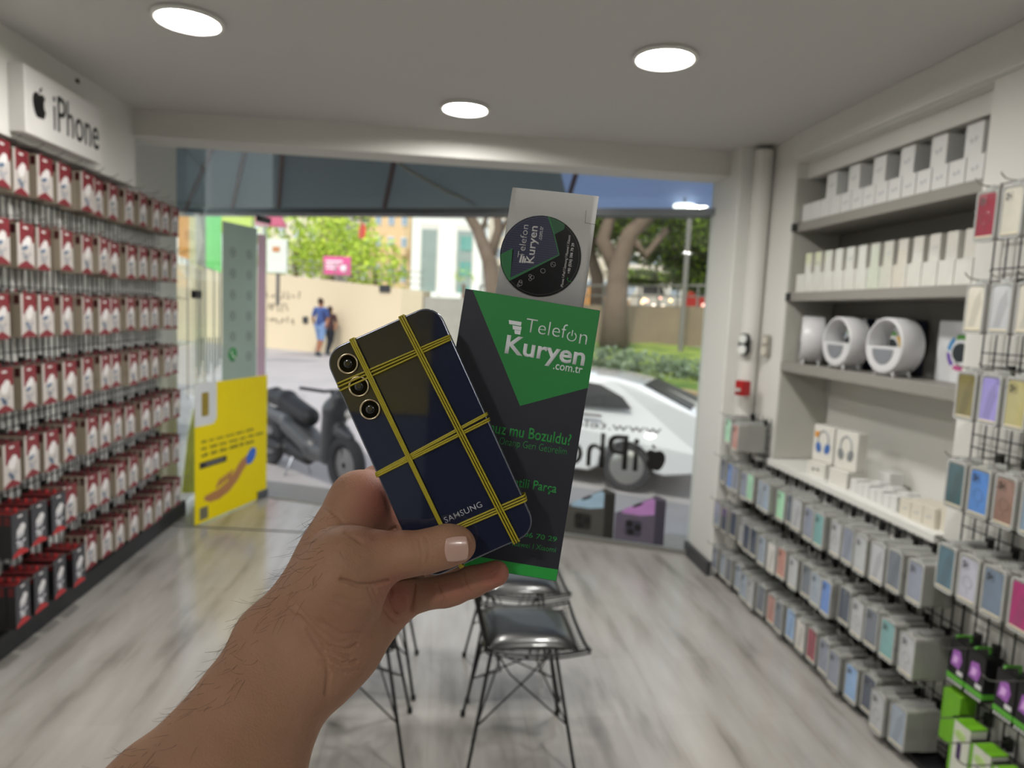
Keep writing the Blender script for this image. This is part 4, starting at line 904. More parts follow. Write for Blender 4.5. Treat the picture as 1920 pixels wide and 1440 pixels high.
def fork(px, py, d, label, r, top, brs, blobs, n, seed):
    c = W(px, py, d); t = thing('park_tree', label, 'tree', c, 'dark trees on the lawn'); q = MB()
    def L(u, v, dd=0): return W(u, v, d+dd)-c
    for br in brs: q.tube([L(u, v, dd) for u, v, dd, rr in br], [rr for *_, rr in br], 10)
    q.obj('trunk', m_bark, t, smooth=True); rr_ = random.Random(seed); q = MB()
    for (u, v, dd, rx, rz) in blobs: leaves(q, L(u, v, dd), (rx, rx*.8, rz), n, .11, rr_, (0, 1, 2), .2)
    q.obj('crown', [m_ld, m_ld2, m_lg2], t); return t
fork(1150, 640, 16, 'large park tree with forked trunk right of the green box', .3, 3, [[(1150, 650, 0, .36), (1155, 560, 0, .27), (1160, 500, 0, .24), (1180, 440, 0, .2), (1240, 380, 0, .15), (1300, 330, 0, .1)], [(1158, 510, 0, .2), (1130, 450, .3, .17), (1150, 390, .4, .14), (1170, 300, .5, .1)], [(1180, 440, 0, .12), (1210, 480, .1, .1), (1250, 430, .2, .08)]],
     [(1150, 400, 1.5, 1.3, .7), (1230, 390, 2, 1.4, .8), (1320, 400, 1, 1.3, .9), (1250, 470, 3.5, 1.2, .55), (1330, 480, 3, 1.0, .8), (1110, 330, 1, 1.5, .9), (1220, 300, 0, 1.6, .8)], 1100, 31)
fork(1120, 600, 18.5, 'slender tree trunk just beside the green box edge', .2, 3, [[(1118, 605, 0, .22), (1120, 520, 0, .18), (1105, 470, 0, .15), (1120, 400, 0, .13), (1140, 350, 0, .1)]], [(1080, 400, .5, 1.2, .6), (1140, 450, 1, .9, .5)], 500, 32)
fork(925, 600, 15, 'bare forked tree at the left edge of the card with the sticker', .2, 3, [[(925, 640, 0, .22), (925, 540, 0, .19), (918, 490, 0, .17), (895, 430, 0, .13), (870, 390, 0, .1), (850, 340, 0, .08)], [(918, 490, 0, .12), (935, 430, 0, .1), (930, 380, 0, .08), (925, 330, 0, .06)], [(900, 440, 0, .06), (915, 400, 0, .045), (905, 350, 0, .04)], [(935, 440, 0, .06), (960, 400, .2, .05), (970, 360, .2, .04)]], [(960, 350, 1, .9, .5), (1010, 380, 1, .9, .5)], 420, 33)
fork(1340, 640, 19, 'dark park tree behind the pillar edge', .2, 3, [[(1345, 640, 0, .25), (1340, 520, 0, .2), (1330, 400, 0, .16)]], [(1290, 430, 2, 1.7, 1.0), (1360, 430, 0, 1.6, 1.2), (1300, 520, 2.5, 1.2, .5), (1200, 520, 3, .9, .25)], 1300, 34)
c = W(1285, 520, 15); t = thing('lamp_post', 'plain grey post among the trees right of the forked trunk', 'post', (c.x, c.y, .8))
MB().tube([(0, 0, 0), (0, 0, 5)], .055, 10).obj('post', m_rail, t)
# parked vehicles far behind the trees
for i, (px, py, col, lb) in enumerate(((1135, 565, '#c98a3a', 'blurred orange van far behind the trees'), (1228, 562, '#b8b4a8', 'blurred pale car far behind the trees'), (1325, 566, '#a03028', 'blurred red car far behind the trees'))):
    c = W(px, py, 26); t = thing('parked_car', lb, 'car', (c.x, c.y, c.z-.7), 'vehicles beyond the park', rz=-.4)
    MB().prism([(-.9, .2), (.9, .2), (.9, .75), (.6, .85), (.35, 1.3), (-.5, 1.3), (-.85, .8)], -.5, .5, None, Matrix(((1, 0, 0, 0), (0, 0, -1, 0), (0, 1, 0, 0), (0, 0, 0, 1)))).obj('body', mat('van_'+col, col, .3, coat=.5), t, bevel=.05)
    MB().prism([(-.42, .88), (.4, .88), (.27, 1.22), (-.42, 1.22)], .5, .51, None, Matrix(((1, 0, 0, 0), (0, 0, -1, 0), (0, 1, 0, 0), (0, 0, 0, 1)))).obj('window', m_black, t)
    for x in (-.55, .55): MB().tube([(x, -.52, .22), (x, -.4, .22)], .22, 14).obj('wheel', m_black, t)
rnd = random.Random(2)
for i in range(14):  # glowing balls on poles, added for warm out-of-focus highlights
    px = rnd.uniform(1110, 1330); py = rnd.uniform(552, 590); c = W(px, py, 24)
    tl_ = tag(MB().lathe([(0, -.06), (.05, -.04), (.07, 0), (.05, .05), (0, .07)], 10).obj('bokeh_ball', mat('bokeh_ball_%d' % (i % 3), ('#ffd9a0', '#ffe9d8', '#ffb9a8')[i % 3], .4, emit=2.5), loc=c, smooth=True), 'small warm glowing ball added for blurred highlights beyond the park trees', 'lamp', 'glowing balls added beyond the park'); MB().tube([(0, 0, -.06), (0, 0, -1.4)], .012, 5).obj('pole', m_rail, tl_)

# ---- white saloon car
def car():
    p = Vector((2.78, 9.26, 0)); gz_ = gz(2.0, 9.5); d_ = Vector((.905, -.425, 0)).normalized()         # nose towards -x side
    nn = Vector((-d_.y, d_.x, 0))
    M = Matrix(((d_.x, nn.x, 0, p.x), (d_.y, nn.y, 0, p.y), (0, 0, 1, gz_), (0, 0, 0, 1)))        # x to the tail, y away from the shop; origin at rear wheel on the ground
    t = thing('white_car', 'white saloon car parked outside behind the green box and window lettering', 'car', M=M)
    m_p = mat('car_paint', '#e4e5e6', .25, var=.01, coat=1); m_w = mat('car_window', '#1c1e22', .3, spec=.3); m_t = mat('tyre', '#39393b', .8)
    out = [(.95, .32), (.97, .55), (1.0, .78), (.98, 1.02), (.80, 1.07), (.08, 1.37), (-.25, 1.43), (-.9, 1.47), (-1.5, 1.42), (-2.35, 1.0), (-3.2, .88), (-3.5, .7), (-3.55, .4), (-3.45, .22)]
    arch = lambda cx: [(cx-.37*math.cos(R(a)), .32+.37*math.sin(R(a))-.05) for a in range(0, 181, 20)]
    bot = [(-3.2, .2)]+arch(-2.66)+[(-2.1, .2), (-.5, .2)]+arch(0)+[(.5, .24)]
    pts = out+bot
    def hw(z): return .88-.02*max(0, .5-z)*2-max(0, z-.95)*.46
    nP = len(pts); V = []; 
    rows = []
    for f, sh in ((-1, .0), (-.93, .0), (-.6, .012), (0, .02), (.6, .012), (.93, 0), (1, 0)):
        rows.append(len(V))
        for x, z in pts:
            inn = .03 if abs(f) == 1 else 0
            cx, cz_ = -1.3, .75; V.append((x+(cx-x)*inn*.6, f*hw(z), z+(cz_-z)*inn+(sh if z > .9 else 0)))
    Fs = []
    for a in range(len(rows)-1):
        for i in range(nP): j = (i+1) % nP; Fs.append((rows[a]+i, rows[a]+j, rows[a+1]+j, rows[a+1]+i))
    Fs.append(tuple(rows[0]+i for i in range(nP))); Fs.append(tuple(rows[-1]+nP-1-i for i in range(nP)))
    MB().add(V, Fs).obj('body', m_p, t, bevel=.02)
    def side(poly, name, m, off=.006, th=.012):
        o = None
        for s in (-1, 1):
            q = MB(); vs = [(x, s*(hw(z)+off), z) for x, z in poly]+[(x, s*(hw(z)+off-th), z) for x, z in poly]; n = len(poly)
            q.add(vs, [tuple(range(n)), tuple(range(2*n-1, n-1, -1))]+[(i, (i+1) % n, n+(i+1) % n, n+i) for i in range(n)]); q.obj(name, m, t)
    side([(.02, 1.06), (-.12, 1.2), (-.42, 1.33), (-.75, 1.37), (-.78, 1.04)], 'side_window', m_w)
    side([(-.82, 1.04), (-.79, 1.37), (-1.5, 1.35), (-2.1, 1.02)], 'side_window', m_w)
    side([(-.80, .35), (-.79, 1.0), (-.785, 1.0), (-.795, .35)], 'door_seam', m_black)
    side([(-.35, .93), (-.35, .96), (-.62, .965), (-.62, .935)], 'door_handle', m_chrome, .02, .02)
    ws = [(.74, -.72, 1.095), (.74, .72, 1.095), (.12, .6, 1.356), (.12, -.6, 1.356)]
    MB().add([(x+.01, y, z+.014) for x, y, z in ws]+[(x, y, z) for x, y, z in ws], [(0, 1, 2, 3), (4, 7, 6, 5), (0, 3, 7, 4), (1, 5, 6, 2), (0, 4, 5, 1), (2, 6, 7, 3)]).obj('rear_windscreen', m_w, t)
    for s in (-1, 1):
        MB().box(.86, 1.0, s*.6 if s > 0 else -.87, .87 if s > 0 else -.6, .74, .92).obj('tail_light', mat('tail_red', '#b8202c', .2, coat=1), t, bevel=.02)
        for cx in (0, -2.66):
            w = MB().tube([(cx, s*.66, .31), (cx, s*.86, .31)], .31, 28).obj('wheel', m_t, t, bevel=.02)
            MB().lathe([(0, 0), (.05, .01), (.22, .0), (.245, -.02)], 20, M=Matrix.Translation((cx, s*.862, .31)) @ Matrix.Rotation(R(-90*s), 4, 'X')).obj('hub_cap', mat('alloy', '#b4b2ae', .3, .8), w, smooth=True)
    return t
car()

# ---- scooter
c = Vector((-1.62, 8.15, gz(-1.62, 8.15)-.02))
sc = thing('scooter', 'dark grey motor scooter parked outside between the poster and the phone', 'scooter', c, rz=R(-50)); sc.scale = (1.1, 1.1, 1.1)
m_sb = mat('scooter_body', '#3a3c3e', .4, coat=.3); m_sd = mat('scooter_dark', '#17181a', .5)
def cap(a, ra, b, rb, k=.03): return (a, ra, b, rb, k)
link('body', sdf_mesh('body', [cap((-.62, 0, .62), .07, (-.1, 0, .58), .13), cap((-.1, .05, .56), .11, (.32, .04, .40), .10), cap((-.1, -.05, .56), .11, (.32, -.04, .40), .10), cap((.32, 0, .34), .11, (.60, 0, .36), .10), cap((.60, 0, .34), .10, (.72, 0, .82), .13), cap((.72, 0, .82), .13, (.80, 0, .95), .09), cap((-.62, 0, .62), .06, (-.78, 0, .70), .03), cap((.84, .0, .62), .08, (1.0, 0, .58), .04)], .022), sc).data.materials.append(m_sb)
link('seat', sdf_mesh('seat', [cap((-.60, 0, .80), .085, (-.25, 0, .80), .11), cap((-.25, 0, .78), .11, (.22, 0, .68), .10), cap((-.62, 0, .82), .07, (-.50, 0, .86), .06)], .02), sc).data.materials.append(m_sd)
link('engine', sdf_mesh('engine', [cap((-.62, .08, .30), .10, (-.1, .06, .30), .11), cap((-.62, -.12, .34), .07, (-.2, -.12, .30), .06), cap((-.2, 0, .3), .1, (.2, 0, .25), .08)], .02), sc).data.materials.append(m_sd)
for x in (-.66, .92):
    w = MB().tube([(x+.24*math.cos(a), 0, .30+.24*math.sin(a)) for a in [i*2*math.pi/24 for i in range(24)]], .06, 8, closed=True).obj('wheel', m_t if False else mat('tyre', '#39393b', .8), sc, smooth=True)
    MB().lathe([(.03, .03), (.06, .03), (.17, .02), (.19, -.02), (.06, -.03)], 16, M=Matrix.Translation((x, 0, .3)) @ Matrix.Rotation(R(90), 4, 'X')).obj('rim', mat('rim_grey', '#8d8d8d', .3, .8), w)
MB().tube([(.66, 0, 1.0), (.92, 0, .3)], .03, 8).obj('fork', m_sd, sc)
MB().tube([(.60, -.33, 1.04), (.66, -.1, 1.0), (.66, .1, 1.0), (.60, .33, 1.04)], .016, 8).obj('handlebar', m_sd, sc)
MB().tube([(.0, .06, .25), (-.02, .16, .0)], .012, 6).tube([(.0, -.06, .25), (-.02, -.16, .0)], .012, 6).obj('stand', m_chrome, sc)
MB().lathe([(0, .02), (.05, .015), (.055, -.02)], 14, M=Matrix.Translation((.85, .07, .80)) @ Matrix.Rotation(R(60), 4, 'Y')).obj('headlight', mat('headlight', '#d8d4cc', .2, coat=1), sc, smooth=True)

# ---- two people walking away by the cream wall
def walker(label, c, h, shirt, legs, hair, s, long=False, skin='#a06a4a'):
    t = thing('person', label, 'person', c, rz=-.3); k = h/1.72
    def q(x, y, z): return (x*k, y*k, z*k)
    body = [(q(0, 0, 1.30), .10*k, q(0, 0, 1.05), .11*k, .06), (q(-.13, 0, 1.40), .07*k, q(.13, 0, 1.40), .07*k, .05), (q(0, 0, 1.05), .12*k, q(0, 0, .93), .13*k, .06), (q(0, 0, 1.42), .055*k, q(0, .01, 1.55), .05*k, .03), (q(0, .01, 1.60), .085*k, q(0, .02, 1.66), .08*k, .03),
            (q(-.18, 0, 1.40), .05*k, q(-.24, -.04, 1.12), .042*k, .03), (q(-.24, -.04, 1.12), .042*k, q(-.23, .10, .88), .032*k, .01), (q(.18, 0, 1.40), .05*k, q(.23, .03, 1.12), .042*k, .03), (q(.23, .03, 1.12), .042*k, q(.22, -.10, .90), .032*k, .01),
            (q(-.09, 0, .93), .095*k, q(-.10, .14, .50), .06*k, .03), (q(-.10, .14, .50), .058*k, q(-.10, -.02, .09), .04*k, .02), (q(.09, 0, .93), .095*k, q(.10, -.08, .50), .06*k, .03), (q(.10, -.08, .50), .058*k, q(.10, -.30, .14), .04*k, .02), (q(-.10, -.02, .05), .045*k, q(-.10, .12, .04), .035*k, .02), (q(.10, -.32, .12), .045*k, q(.10, -.22, .03), .035*k, .02)]
    o = link('body', sdf_mesh('body', body, .016), t); o.data.materials.append(mat('walker_skin', skin, .6))
    g = .014
    sh = [(a, ra+g, b, rb+g, kk) for a, ra, b, rb, kk in (body[0], body[1], body[2])]+[(body[5][0], body[5][1]+g, q(-.22, -.02, 1.22), .05*k+g, .03), (body[7][0], body[7][1]+g, q(.215, .02, 1.22), .05*k+g, .03)]
    o = link('shirt', sdf_mesh('shirt', sh, .016), t); o.data.materials.append(mat('cloth_'+shirt, shirt, .8))
    e1 = .6 if long else .30
    tr = [(body[9][0], body[9][1]+g, body[9][2], body[9][3]+g, .03), (body[11][0], body[11][1]+g, body[11][2], body[11][3]+g, .03), (q(0, 0, 1.0), .125*k+g, q(0, 0, .9), .13*k+g, .03)]
    if long: tr += [(body[10][0], body[10][1]+g, body[10][2], body[10][3]+g, .02), (body[12][0], body[12][1]+g, body[12][2], body[12][3]+g, .02)]
    o = link('trousers', sdf_mesh('trousers', tr, .016), t); o.data.materials.append(mat('cloth_'+legs, legs, .8))
    o = link('hair', sdf_mesh('hair', [(q(0, -.02, 1.65), .09*k, q(0, -.03, 1.68), .08*k, .02)]+([(q(0, -.05, 1.62), .07*k, q(0, -.07, 1.42), .05*k, .03)] if long else []), .016), t); o.data.materials.append(mat('hair_dark', hair, .7))
    sho = [(body[13][0], body[13][1]+g, body[13][2], body[13][3]+g, .02), (body[14][0], body[14][1]+g, body[14][2], body[14][3]+g, .02)]
    o = link('shoes', sdf_mesh('shoes', sho, .016), t); o.data.materials.append(mat('shoe', '#3a4a50', .7))
    return t
p1 = W(600, 668, 21); walker('person walking in a blue T-shirt and light blue shorts beside the cream wall', (p1.x, p1.y, .03), 1.72, '#3c5288', '#7f9cc4', '#3a2a20', 1)
p2 = W(616, 665, 21.6); walker('person in dark clothes walking just behind the one in blue', (p2.x, p2.y+.2, .03), 1.5, '#4a3030', '#22252c', '#1c1614', 1, True)
# ------------------------------------------------------------------ held things
def frame_at(u, v, d, ang):      # local x,y in the plane facing the viewer, z towards the viewer
    return Matrix.Translation(W(u, v, d)) @ CAMR @ Matrix.Rotation(ang, 4, 'Z')
PXM = FPX
# phone
PC, PD_, PA = (806.5, 829), .400, math.atan2(236, 525)
MPH = frame_at(*PC, PD_, PA)
m_back = mat('phone_back_glass', '#1c2236', .04, 0, var=.08, scale=3, coat=.0)
m_back.node_tree.nodes['Principled BSDF'].inputs['Specular IOR Level'].default_value = .9
m_frame = mat('phone_frame', '#747883', .28, .9, var=.03)
phw, phh = .0722, .1462
phone = thing('smartphone', 'dark navy smartphone with three round cameras, held bound in yellow rubber bands', 'phone', M=MPH)
def pl_(u, v, d=PD_):             # photo position -> phone-local xy
    x = (u-PC[0])/FPX*d; y = -(v-PC[1])/FPX*d; c, s = math.cos(-PA), math.sin(-PA); return (x*c-y*s, x*s+y*c)
MB().prism(rrect(phw, phh, .0115, 10), -.0078, -.0006).obj('frame', m_frame, phone, bevel=.0009)
MB().prism(rrect(phw-.0016, phh-.0016, .0108, 10), -.0006, 0).obj('back_glass', m_back, phone, bevel=.0003)
MB().prism(rrect(phw-.003, phh-.003, .010, 10), -.0081, -.0078).obj('screen', mat('phone_screen', '#050506', .05), phone)
for y0, y1 in ((.012, .034), (-.006, .005)): MB().box(-phw/2-.0005, -phw/2+.001, y0, y1, -.0052, -.0030).obj('side_button', m_frame, phone, bevel=.0003)
m_ring = mat('lens_ring', '#d8c8a8', .25, 1, var=.05); m_lens = mat('lens_glass', '#040405', .15, spec=.15); m_lens2 = mat('lens_inner', '#1a1c22', .2, coat=1)
for (u, v) in ((653, 682), (673.5, 724.5), (694.5, 767.5)):
    x, y = pl_(u, v); M = Matrix.Translation((x, y, 0))
    r_ = .0061
    c_ = MB().lathe([(r_, -.0002), (r_, .0013), (r_-.0003, .0016), (r_-.0007, .0016), (r_-.0011, .0011)], 48, M=M).obj('camera_ring', m_ring, phone, smooth=True)
    MB().lathe([(0, .0011), (r_-.0009, .0011)], 48, M=M).obj('camera_lens', m_lens, c_, smooth=True)
    MB().lathe([(0, .00125), (.0014, .0013), (.0024, .0012), (.0025, .0011)], 32, M=M).obj('camera_iris', m_lens2, c_, smooth=True)
x, y = pl_(868, 960); text_obj('lettering', 'SAMSUNG', mat('silver_print', '#b9bac0', .3, .4), phone, Matrix.Translation((x, y-.0019, .00002)), w=.0236, h=.0035, bold=.004, depth=.00003, spacing=1.05)
# rubber bands: thin strands wrapped right round the phone
m_band = mat('rubber_yellow', '#a3961c', .45, var=.12, scale=300)
def band(label, strands, axis):
    mats_ = Matrix.Translation((0, 0, 0))
    t = thing('rubber_band', label, 'rubber band', M=MPH, group=None)
    for a, b, off, hz in strands:
        A = Vector((*pl_(*a), 0)); B = Vector((*pl_(*b), 0)); dr = (B-A).normalized(); nn = Vector((-dr.y, dr.x, 0))
        A = A+nn*off[0]; B = B+nn*off[1]; e = .0007; z1 = .0006+hz; z0 = -.0088
        pts = [A+Vector((0, 0, z1))+dr*.0012]
        for i in range(1, 12):
            f = i/12; pts.append(A.lerp(B, f)+Vector((0, 0, z1)))
        pts += [B-dr*.0012+Vector((0, 0, z1)), B+dr*e*.4+Vector((0, 0, z1-.0003)), B+dr*e+Vector((0, 0, -.0016)), B+dr*e+Vector((0, 0, -.0072)), B-dr*.0008+Vector((0, 0, z0)), A+dr*.0008+Vector((0, 0, z0)), A-dr*e+Vector((0, 0, -.0072)), A-dr*e+Vector((0, 0, -.0016)), A-dr*e*.4+Vector((0, 0, z1-.0003))]
        MB().tube(pts, .00058, 6, closed=True).obj('strand', m_band, t, smooth=True)
    return t
def proj_edge(u0, v0, u1, v1): return (u0, v0), (u1, v1)
def edge(p, q):      # extend the line p-q to the phone outline
    a = Vector(pl_(*p)); b = Vector(pl_(*q)); d = b-a; ts = []
    for k, hh in ((0, phw/2), (1, phh/2)):
        for s in (-1, 1):
            if abs(d[k]) > 1e-9: ts.append((s*hh-a[k])/d[k])
    def inside(t): r = a+d*t; return abs(r[0]) <= phw/2+1e-5 and abs(r[1]) <= phh/2+1e-5
    ts = sorted(t for t in ts if inside(t))
    def back(t): r = a+d*t; x = r[0]*math.cos(PA)-r[1]*math.sin(PA); y = r[0]*math.sin(PA)+r[1]*math.cos(PA); return (PC[0]+x*FPX/PD_, PC[1]-y*FPX/PD_)
    return back(ts[0]), back(ts[-1])
w_ = .00108
A_, B_ = edge((663, 636), (776, 872)); C1, D1 = edge((663, 636), (775, 875)); A2, B2 = edge((776, 872), (866, 1062))
b1 = band('yellow rubber band running down the phone from beside the top camera', [((661.5, 637), B2, (w_*1.1, w_*.5), .0018), ((661.5, 637), B2, (0, 0), .0018), ((661.5, 637), B2, (-w_, -w_*.6), .0018)], 1)
A3, B3 = edge((755, 597), (968, 1016))
b2 = band('yellow rubber band running down the phone through its upper middle to the lower right', [(A3, B3, (w_*1.3, w_*1.6), .0018), (A3, B3, (0, .0002), .0018), (A3, B3, (-w_*1.2, -w_*1.3), .0018)], 1)
A4, B4 = edge((625, 722), (840, 634))
b3 = band('yellow rubber band crossing the phone between the upper two cameras', [((634, 719), (841, 630), (0, 0), .0006), ((636, 725), (842, 634), (0, 0), .0006), ((639, 732), (843, 638), (0, 0), .0006)], 0)
b4 = band('yellow rubber band crossing the middle of the phone', [((706, 886), (910, 776), (0, 0), .0006), ((706, 889), (911, 779), (0, 0), .0006), ((707, 890), (914, 786), (0, 0), .0006), ((708, 893), (915, 790), (0, 0), .0006)], 0)
b5 = band('yellow rubber band crossing the phone just below the silver lettering', [((752, 1030), (982, 929), (0, 0), .0006), ((753, 1033), (984, 934), (0, 0), .0006), ((753, 1037), (985, 939), (0, 0), .0006)], 0)

# the green and black box behind the phone
BC, BD, BA = (958, 815.5), .4275, -math.atan2(41, 253)
bw, bh, bt = .0850, .1705, .022
MBX = frame_at(*BC, BD, BA)
def bl(u, v):
    x = (u-BC[0])/FPX*BD; y = -(v-BC[1])/FPX*BD; c, s = math.cos(-BA), math.sin(-BA); return (x*c-y*s, x*s+y*c)
box = thing('product_box', 'tall black and green cardboard box with white shop lettering held behind the phone', 'box', M=MBX)
m_bx = mat('box_navy', '#1d1f2b', .5, var=.05); m_bg = mat('box_green_print', '#177f37', .5, var=.03)
MB().box(-bw/2, bw/2, -bh/2, bh/2, -bt, 0).obj('carton', m_bx, box, bevel=.0004)
MB().prism([bl(886, 543), (bw/2-.0003, bh/2-.0003), bl(1103, 727), bl(975, 761)], 0, .00004).obj('green_triangle', m_bg, box)
MB().prism([(-bw/2+.0003, -bh/2+.0003), (bw/2-.0003, -bh/2+.0003), (bw/2-.0003, -bh/2+.0073), (-bw/2+.0003, -bh/2+.0073)], 0, .00004).obj('green_strip', mat('box_green_strip', '#22993c', .5, var=.03), box)
MB().box(-bw/2, bw/2, bh/2-.0002, bh/2+.0004, -bt, -bt+.004).obj('lid_flap', m_bx, box)
m_wp = mat('white_print', '#dcdfe4', .5, var=.02); m_gp = mat('green_print', '#24903f', .5, var=.02)
K = BD/FPX
def bt_text(txt, u, v, w, h, m, bold=0, align='L', z=.00006, **k):
    x, y = bl(u, v); return text_obj('lettering', txt, m, box, Matrix.Translation((x, y, z)), w=w*K, h=h*K, bold=bold, align=align, depth=.00003, **k)
# small bar mark
q = MB()
for (u0, v0, u1) in ((954, 600, 978), (961, 610, 978), (964.5, 618.5, 976.5)):
    a = bl(u0, v0); b_ = bl(u1, v0+(u1-u0)*.16); x0, y0 = a; x1 = b_[0]; q.prism([(x0, y0), (x1, y0), (x1, y0-.0024), (x0+.0006, y0-.0024)], .00004, .00008)
q.obj('bar_mark', m_wp, box)
bt_text('Telef', 984, 622, 78, 26, m_wp, -.012, 'L')
x, y = bl(1072, 631)
q = MB(); rr = 8.3*K
q.tube([(x+rr*math.cos(R(a)), y+rr*math.sin(R(a)), .00007) for a in range(118, 423, 12)], 1.0*K, 6); q.tube([(x, y+12*K, .00007), (x, y+1*K, .00007)], 1.0*K, 6)
q.obj('power_mark', m_wp, box)
bt_text('n', 1085, 644, 14.5, 18.5, m_wp, -.012, 'L')
bt_text('Kuryen', 944, 673, 151, 46, m_wp, .022, 'L')
bt_text('.com.tr', 1091, 701, 55, 13, m_wp, .01, 'R')
bt_text('Telefonunuz mu Bozuldu?', 1069, 836, 238, 22, m_gp, .014, 'R')
bt_text('Onarıp Geri Getirelim', 1061, 857.5, 128, 18, m_gp, -.01, 'R')
bt_text('Garantili Parça', 1042, 929, 124, 22, m_gp, .014, 'R')
bt_text('+90 (536) 506 70 29', 1043, 1019, 148, 12.5, m_gp, .014, 'R')
bt_text('iPhone I iPad I Samsung I Huawei I Xiaomi', 1041, 1039, 226, 13, m_gp, -.002, 'R')

# card with round sticker behind the box
CD_ = .4515; CA = -math.atan2(19, 161)
MCD = frame_at(1013, 470, CD_, CA)
def cl(u, v):
    x = (u-1013)/FPX*CD_; y = -(v-470)/FPX*CD_; c, s = math.cos(-CA), math.sin(-CA); return (x*c-y*s, x*s+y*c)
card = thing('sticker_card', 'white card with a round dark sticker standing up behind the green box', 'card', M=MCD)
def bend(x): return .0012*(1-(x/.0285)**2)-.0012
tl, trr = cl(961, 350), cl(1123, 368); bl2, br2 = cl(922, 592), cl(1085, 640)
V = []; n = 16
def lp(a, b, f): return (a[0]+(b[0]-a[0])*f, a[1]+(b[1]-a[1])*f)
for dz in (0, -.0004):
    for j in range(2):
        for i in range(n+1):
            p = lp(tl, trr, i/n) if j == 0 else lp(bl2, br2, i/n); V.append((p[0], p[1], dz-.0016*(1-i/n)**3))
Fc = []
for i in range(n): Fc += [(i, i+1, n+2+i, n+1+i), (2*n+2+i, 3*n+3+i, 3*n+4+i, 2*n+3+i), (i, 2*n+2+i, 2*n+3+i, i+1), (n+1+i, n+2+i, 3*n+4+i, 3*n+3+i)]
Fc += [(0, n+1, 3*n+3, 2*n+2), (n, 3*n+2, 4*n+3, 2*n+1)]
MB().add(V, Fc).obj('card_sheet', mat('card_white', '#b5b5b3', .6, var=.03, scale=60), card, smooth=True)
q = MB(); a, b_, c_ = cl(1099, 394), cl(1097, 418), cl(1117, 421)
q.tube([(*a, .0001), (*b_, .0001), (*c_, .0001)], .00012, 4); q.obj('corner_mark', m_black, card)
SR = .0266; sx_, sy_ = cl(1013.5, 480.5); Z = .0004
MS_ = Matrix.Translation((sx_, sy_, Z)) @ Matrix.Rotation(R(6.7)-CA*0, 4, 'Z')
stk = MB(); stk.lathe([(0, 0), (SR, 0), (SR, -.0003)], 72, M=MS_); so_ = stk.obj('sticker', mat('sticker_black', '#0c0d10', .22, var=.1, coat=.3), card)
def sl_(u, v):
    return cl(u, v)
def inR(p): return p
m_nv = mat('sticker_navy', '#20243f', .35, var=.05); m_sg = mat('sticker_green', '#1f6a3a', .35, var=.05); m_sg2 = mat('sticker_green_dark', '#14502c', .35)
nb = m_nv.node_tree; wv = nb.nodes.new('ShaderNodeTexWave'); wv.inputs['Scale'].default_value = 210; wv.bands_direction = 'Y'; tcw = nb.nodes.new('ShaderNodeTexCoord'); nb.links.new(tcw.outputs['Object'], wv.inputs['Vector'])
mxw = nb.nodes.new('ShaderNodeMix'); mxw.data_type = 'RGBA'; mxw.inputs[6].default_value = (*S2L('#171a2e'), 1); mxw.inputs[7].default_value = (*S2L('#2b3052'), 1); nb.links.new(wv.outputs[0], mxw.inputs[0]); nb.links.new(mxw.outputs[2], nb.nodes['Principled BSDF'].inputs['Base Color'])
def arc(u0, v0, u1, v1, n=14, big=False):      # points on the sticker rim between two directions
    a0 = math.atan2(-(v0-480.5), u0-1013.5); a1 = math.atan2(-(v1-480.5), u1-1013.5)
    if a1 < a0: a1 += 2*math.pi
    r_ = SR*.985
    out_ = []
    for i in range(n+1):
        a = a0+(a1-a0)*i/n-CA*1; out_.append((sx_+r_*math.cos(a), sy_+r_*math.sin(a)))
    return out_
z1 = Z+.00005
rim = arc(1027, 406, 943, 470, 22)
MB().prism([sl_(1048, 477), sl_(1027, 407)]+rim+[sl_(940, 478), sl_(963, 468), sl_(957, 523)], Z, z1).obj('navy_field', m_nv, card)
MB().prism([sl_(961, 466), sl_(957, 521), sl_(1048, 477), sl_(1049, 479), sl_(955, 527)]+arc(941, 477, 955, 530, 6)[::-1][1:], Z, z1+.00002).obj('green_field', m_sg, card)
MB().prism([sl_(1027, 407)]+[sl_(1030, 406), sl_(1040, 440), sl_(1049, 477), sl_(1047, 477), sl_(1038, 441)], Z, z1+.00002).obj('green_edge', m_sg, card)
MB().prism(arc(1058, 422, 1030, 406, 6)+[sl_(1039, 440), sl_(1058, 430)], Z, z1).obj('green_corner', m_sg2, card)
rg = MB(); rg.tube([(sx_+SR*.95*math.cos(a), sy_+SR*.95*math.sin(a), z1) for a in [i*2*math.pi/64 for i in range(64)]], .00005, 4, closed=True); rg.obj('rim_line', mat('rim_line', '#6b7568', .4), card)
KC = CD_/FPX; m_sw = mat('sticker_white', '#c3c2c0', .5, var=.02)
def ctext(txt, u, v, w, h, m, bold, ang=82):       # u,v = left end of baseline; text runs upwards
    x, y = cl(u, v); return text_obj('lettering', txt, m, card, Matrix.Translation((x, y, z1+.00002)) @ Matrix.Rotation(R(ang)-CA, 4, 'Z'), w=w*KC, h=h*KC, bold=bold, align='L', depth=.00002)
ctext('Telefon', 982.5, 484, 62, 12.5, m_sw, -.008); ctext('Kuryen', 1005.5, 495, 70, 20, m_sw, .012, 83.5); ctext('.com.tr', 1015.5, 451, 26, 6.5, m_sw, 0)
q = MB()
for (u0, v0, l) in ((974.5, 492.5, 17), (979, 493, 13), (983, 493, 9)):
    a = cl(u0, v0); q.prism([(a[0]-.0005, a[1]), (a[0]+.0006, a[1]), (a[0]+.0006, a[1]+l*KC), (a[0]-.0005, a[1]+l*KC)], z1, z1+.00003, None, Matrix.Translation((a[0], a[1], 0)) @ Matrix.Rotation(R(-8), 4, 'Z') @ Matrix.Translation((-a[0], -a[1], 0)))
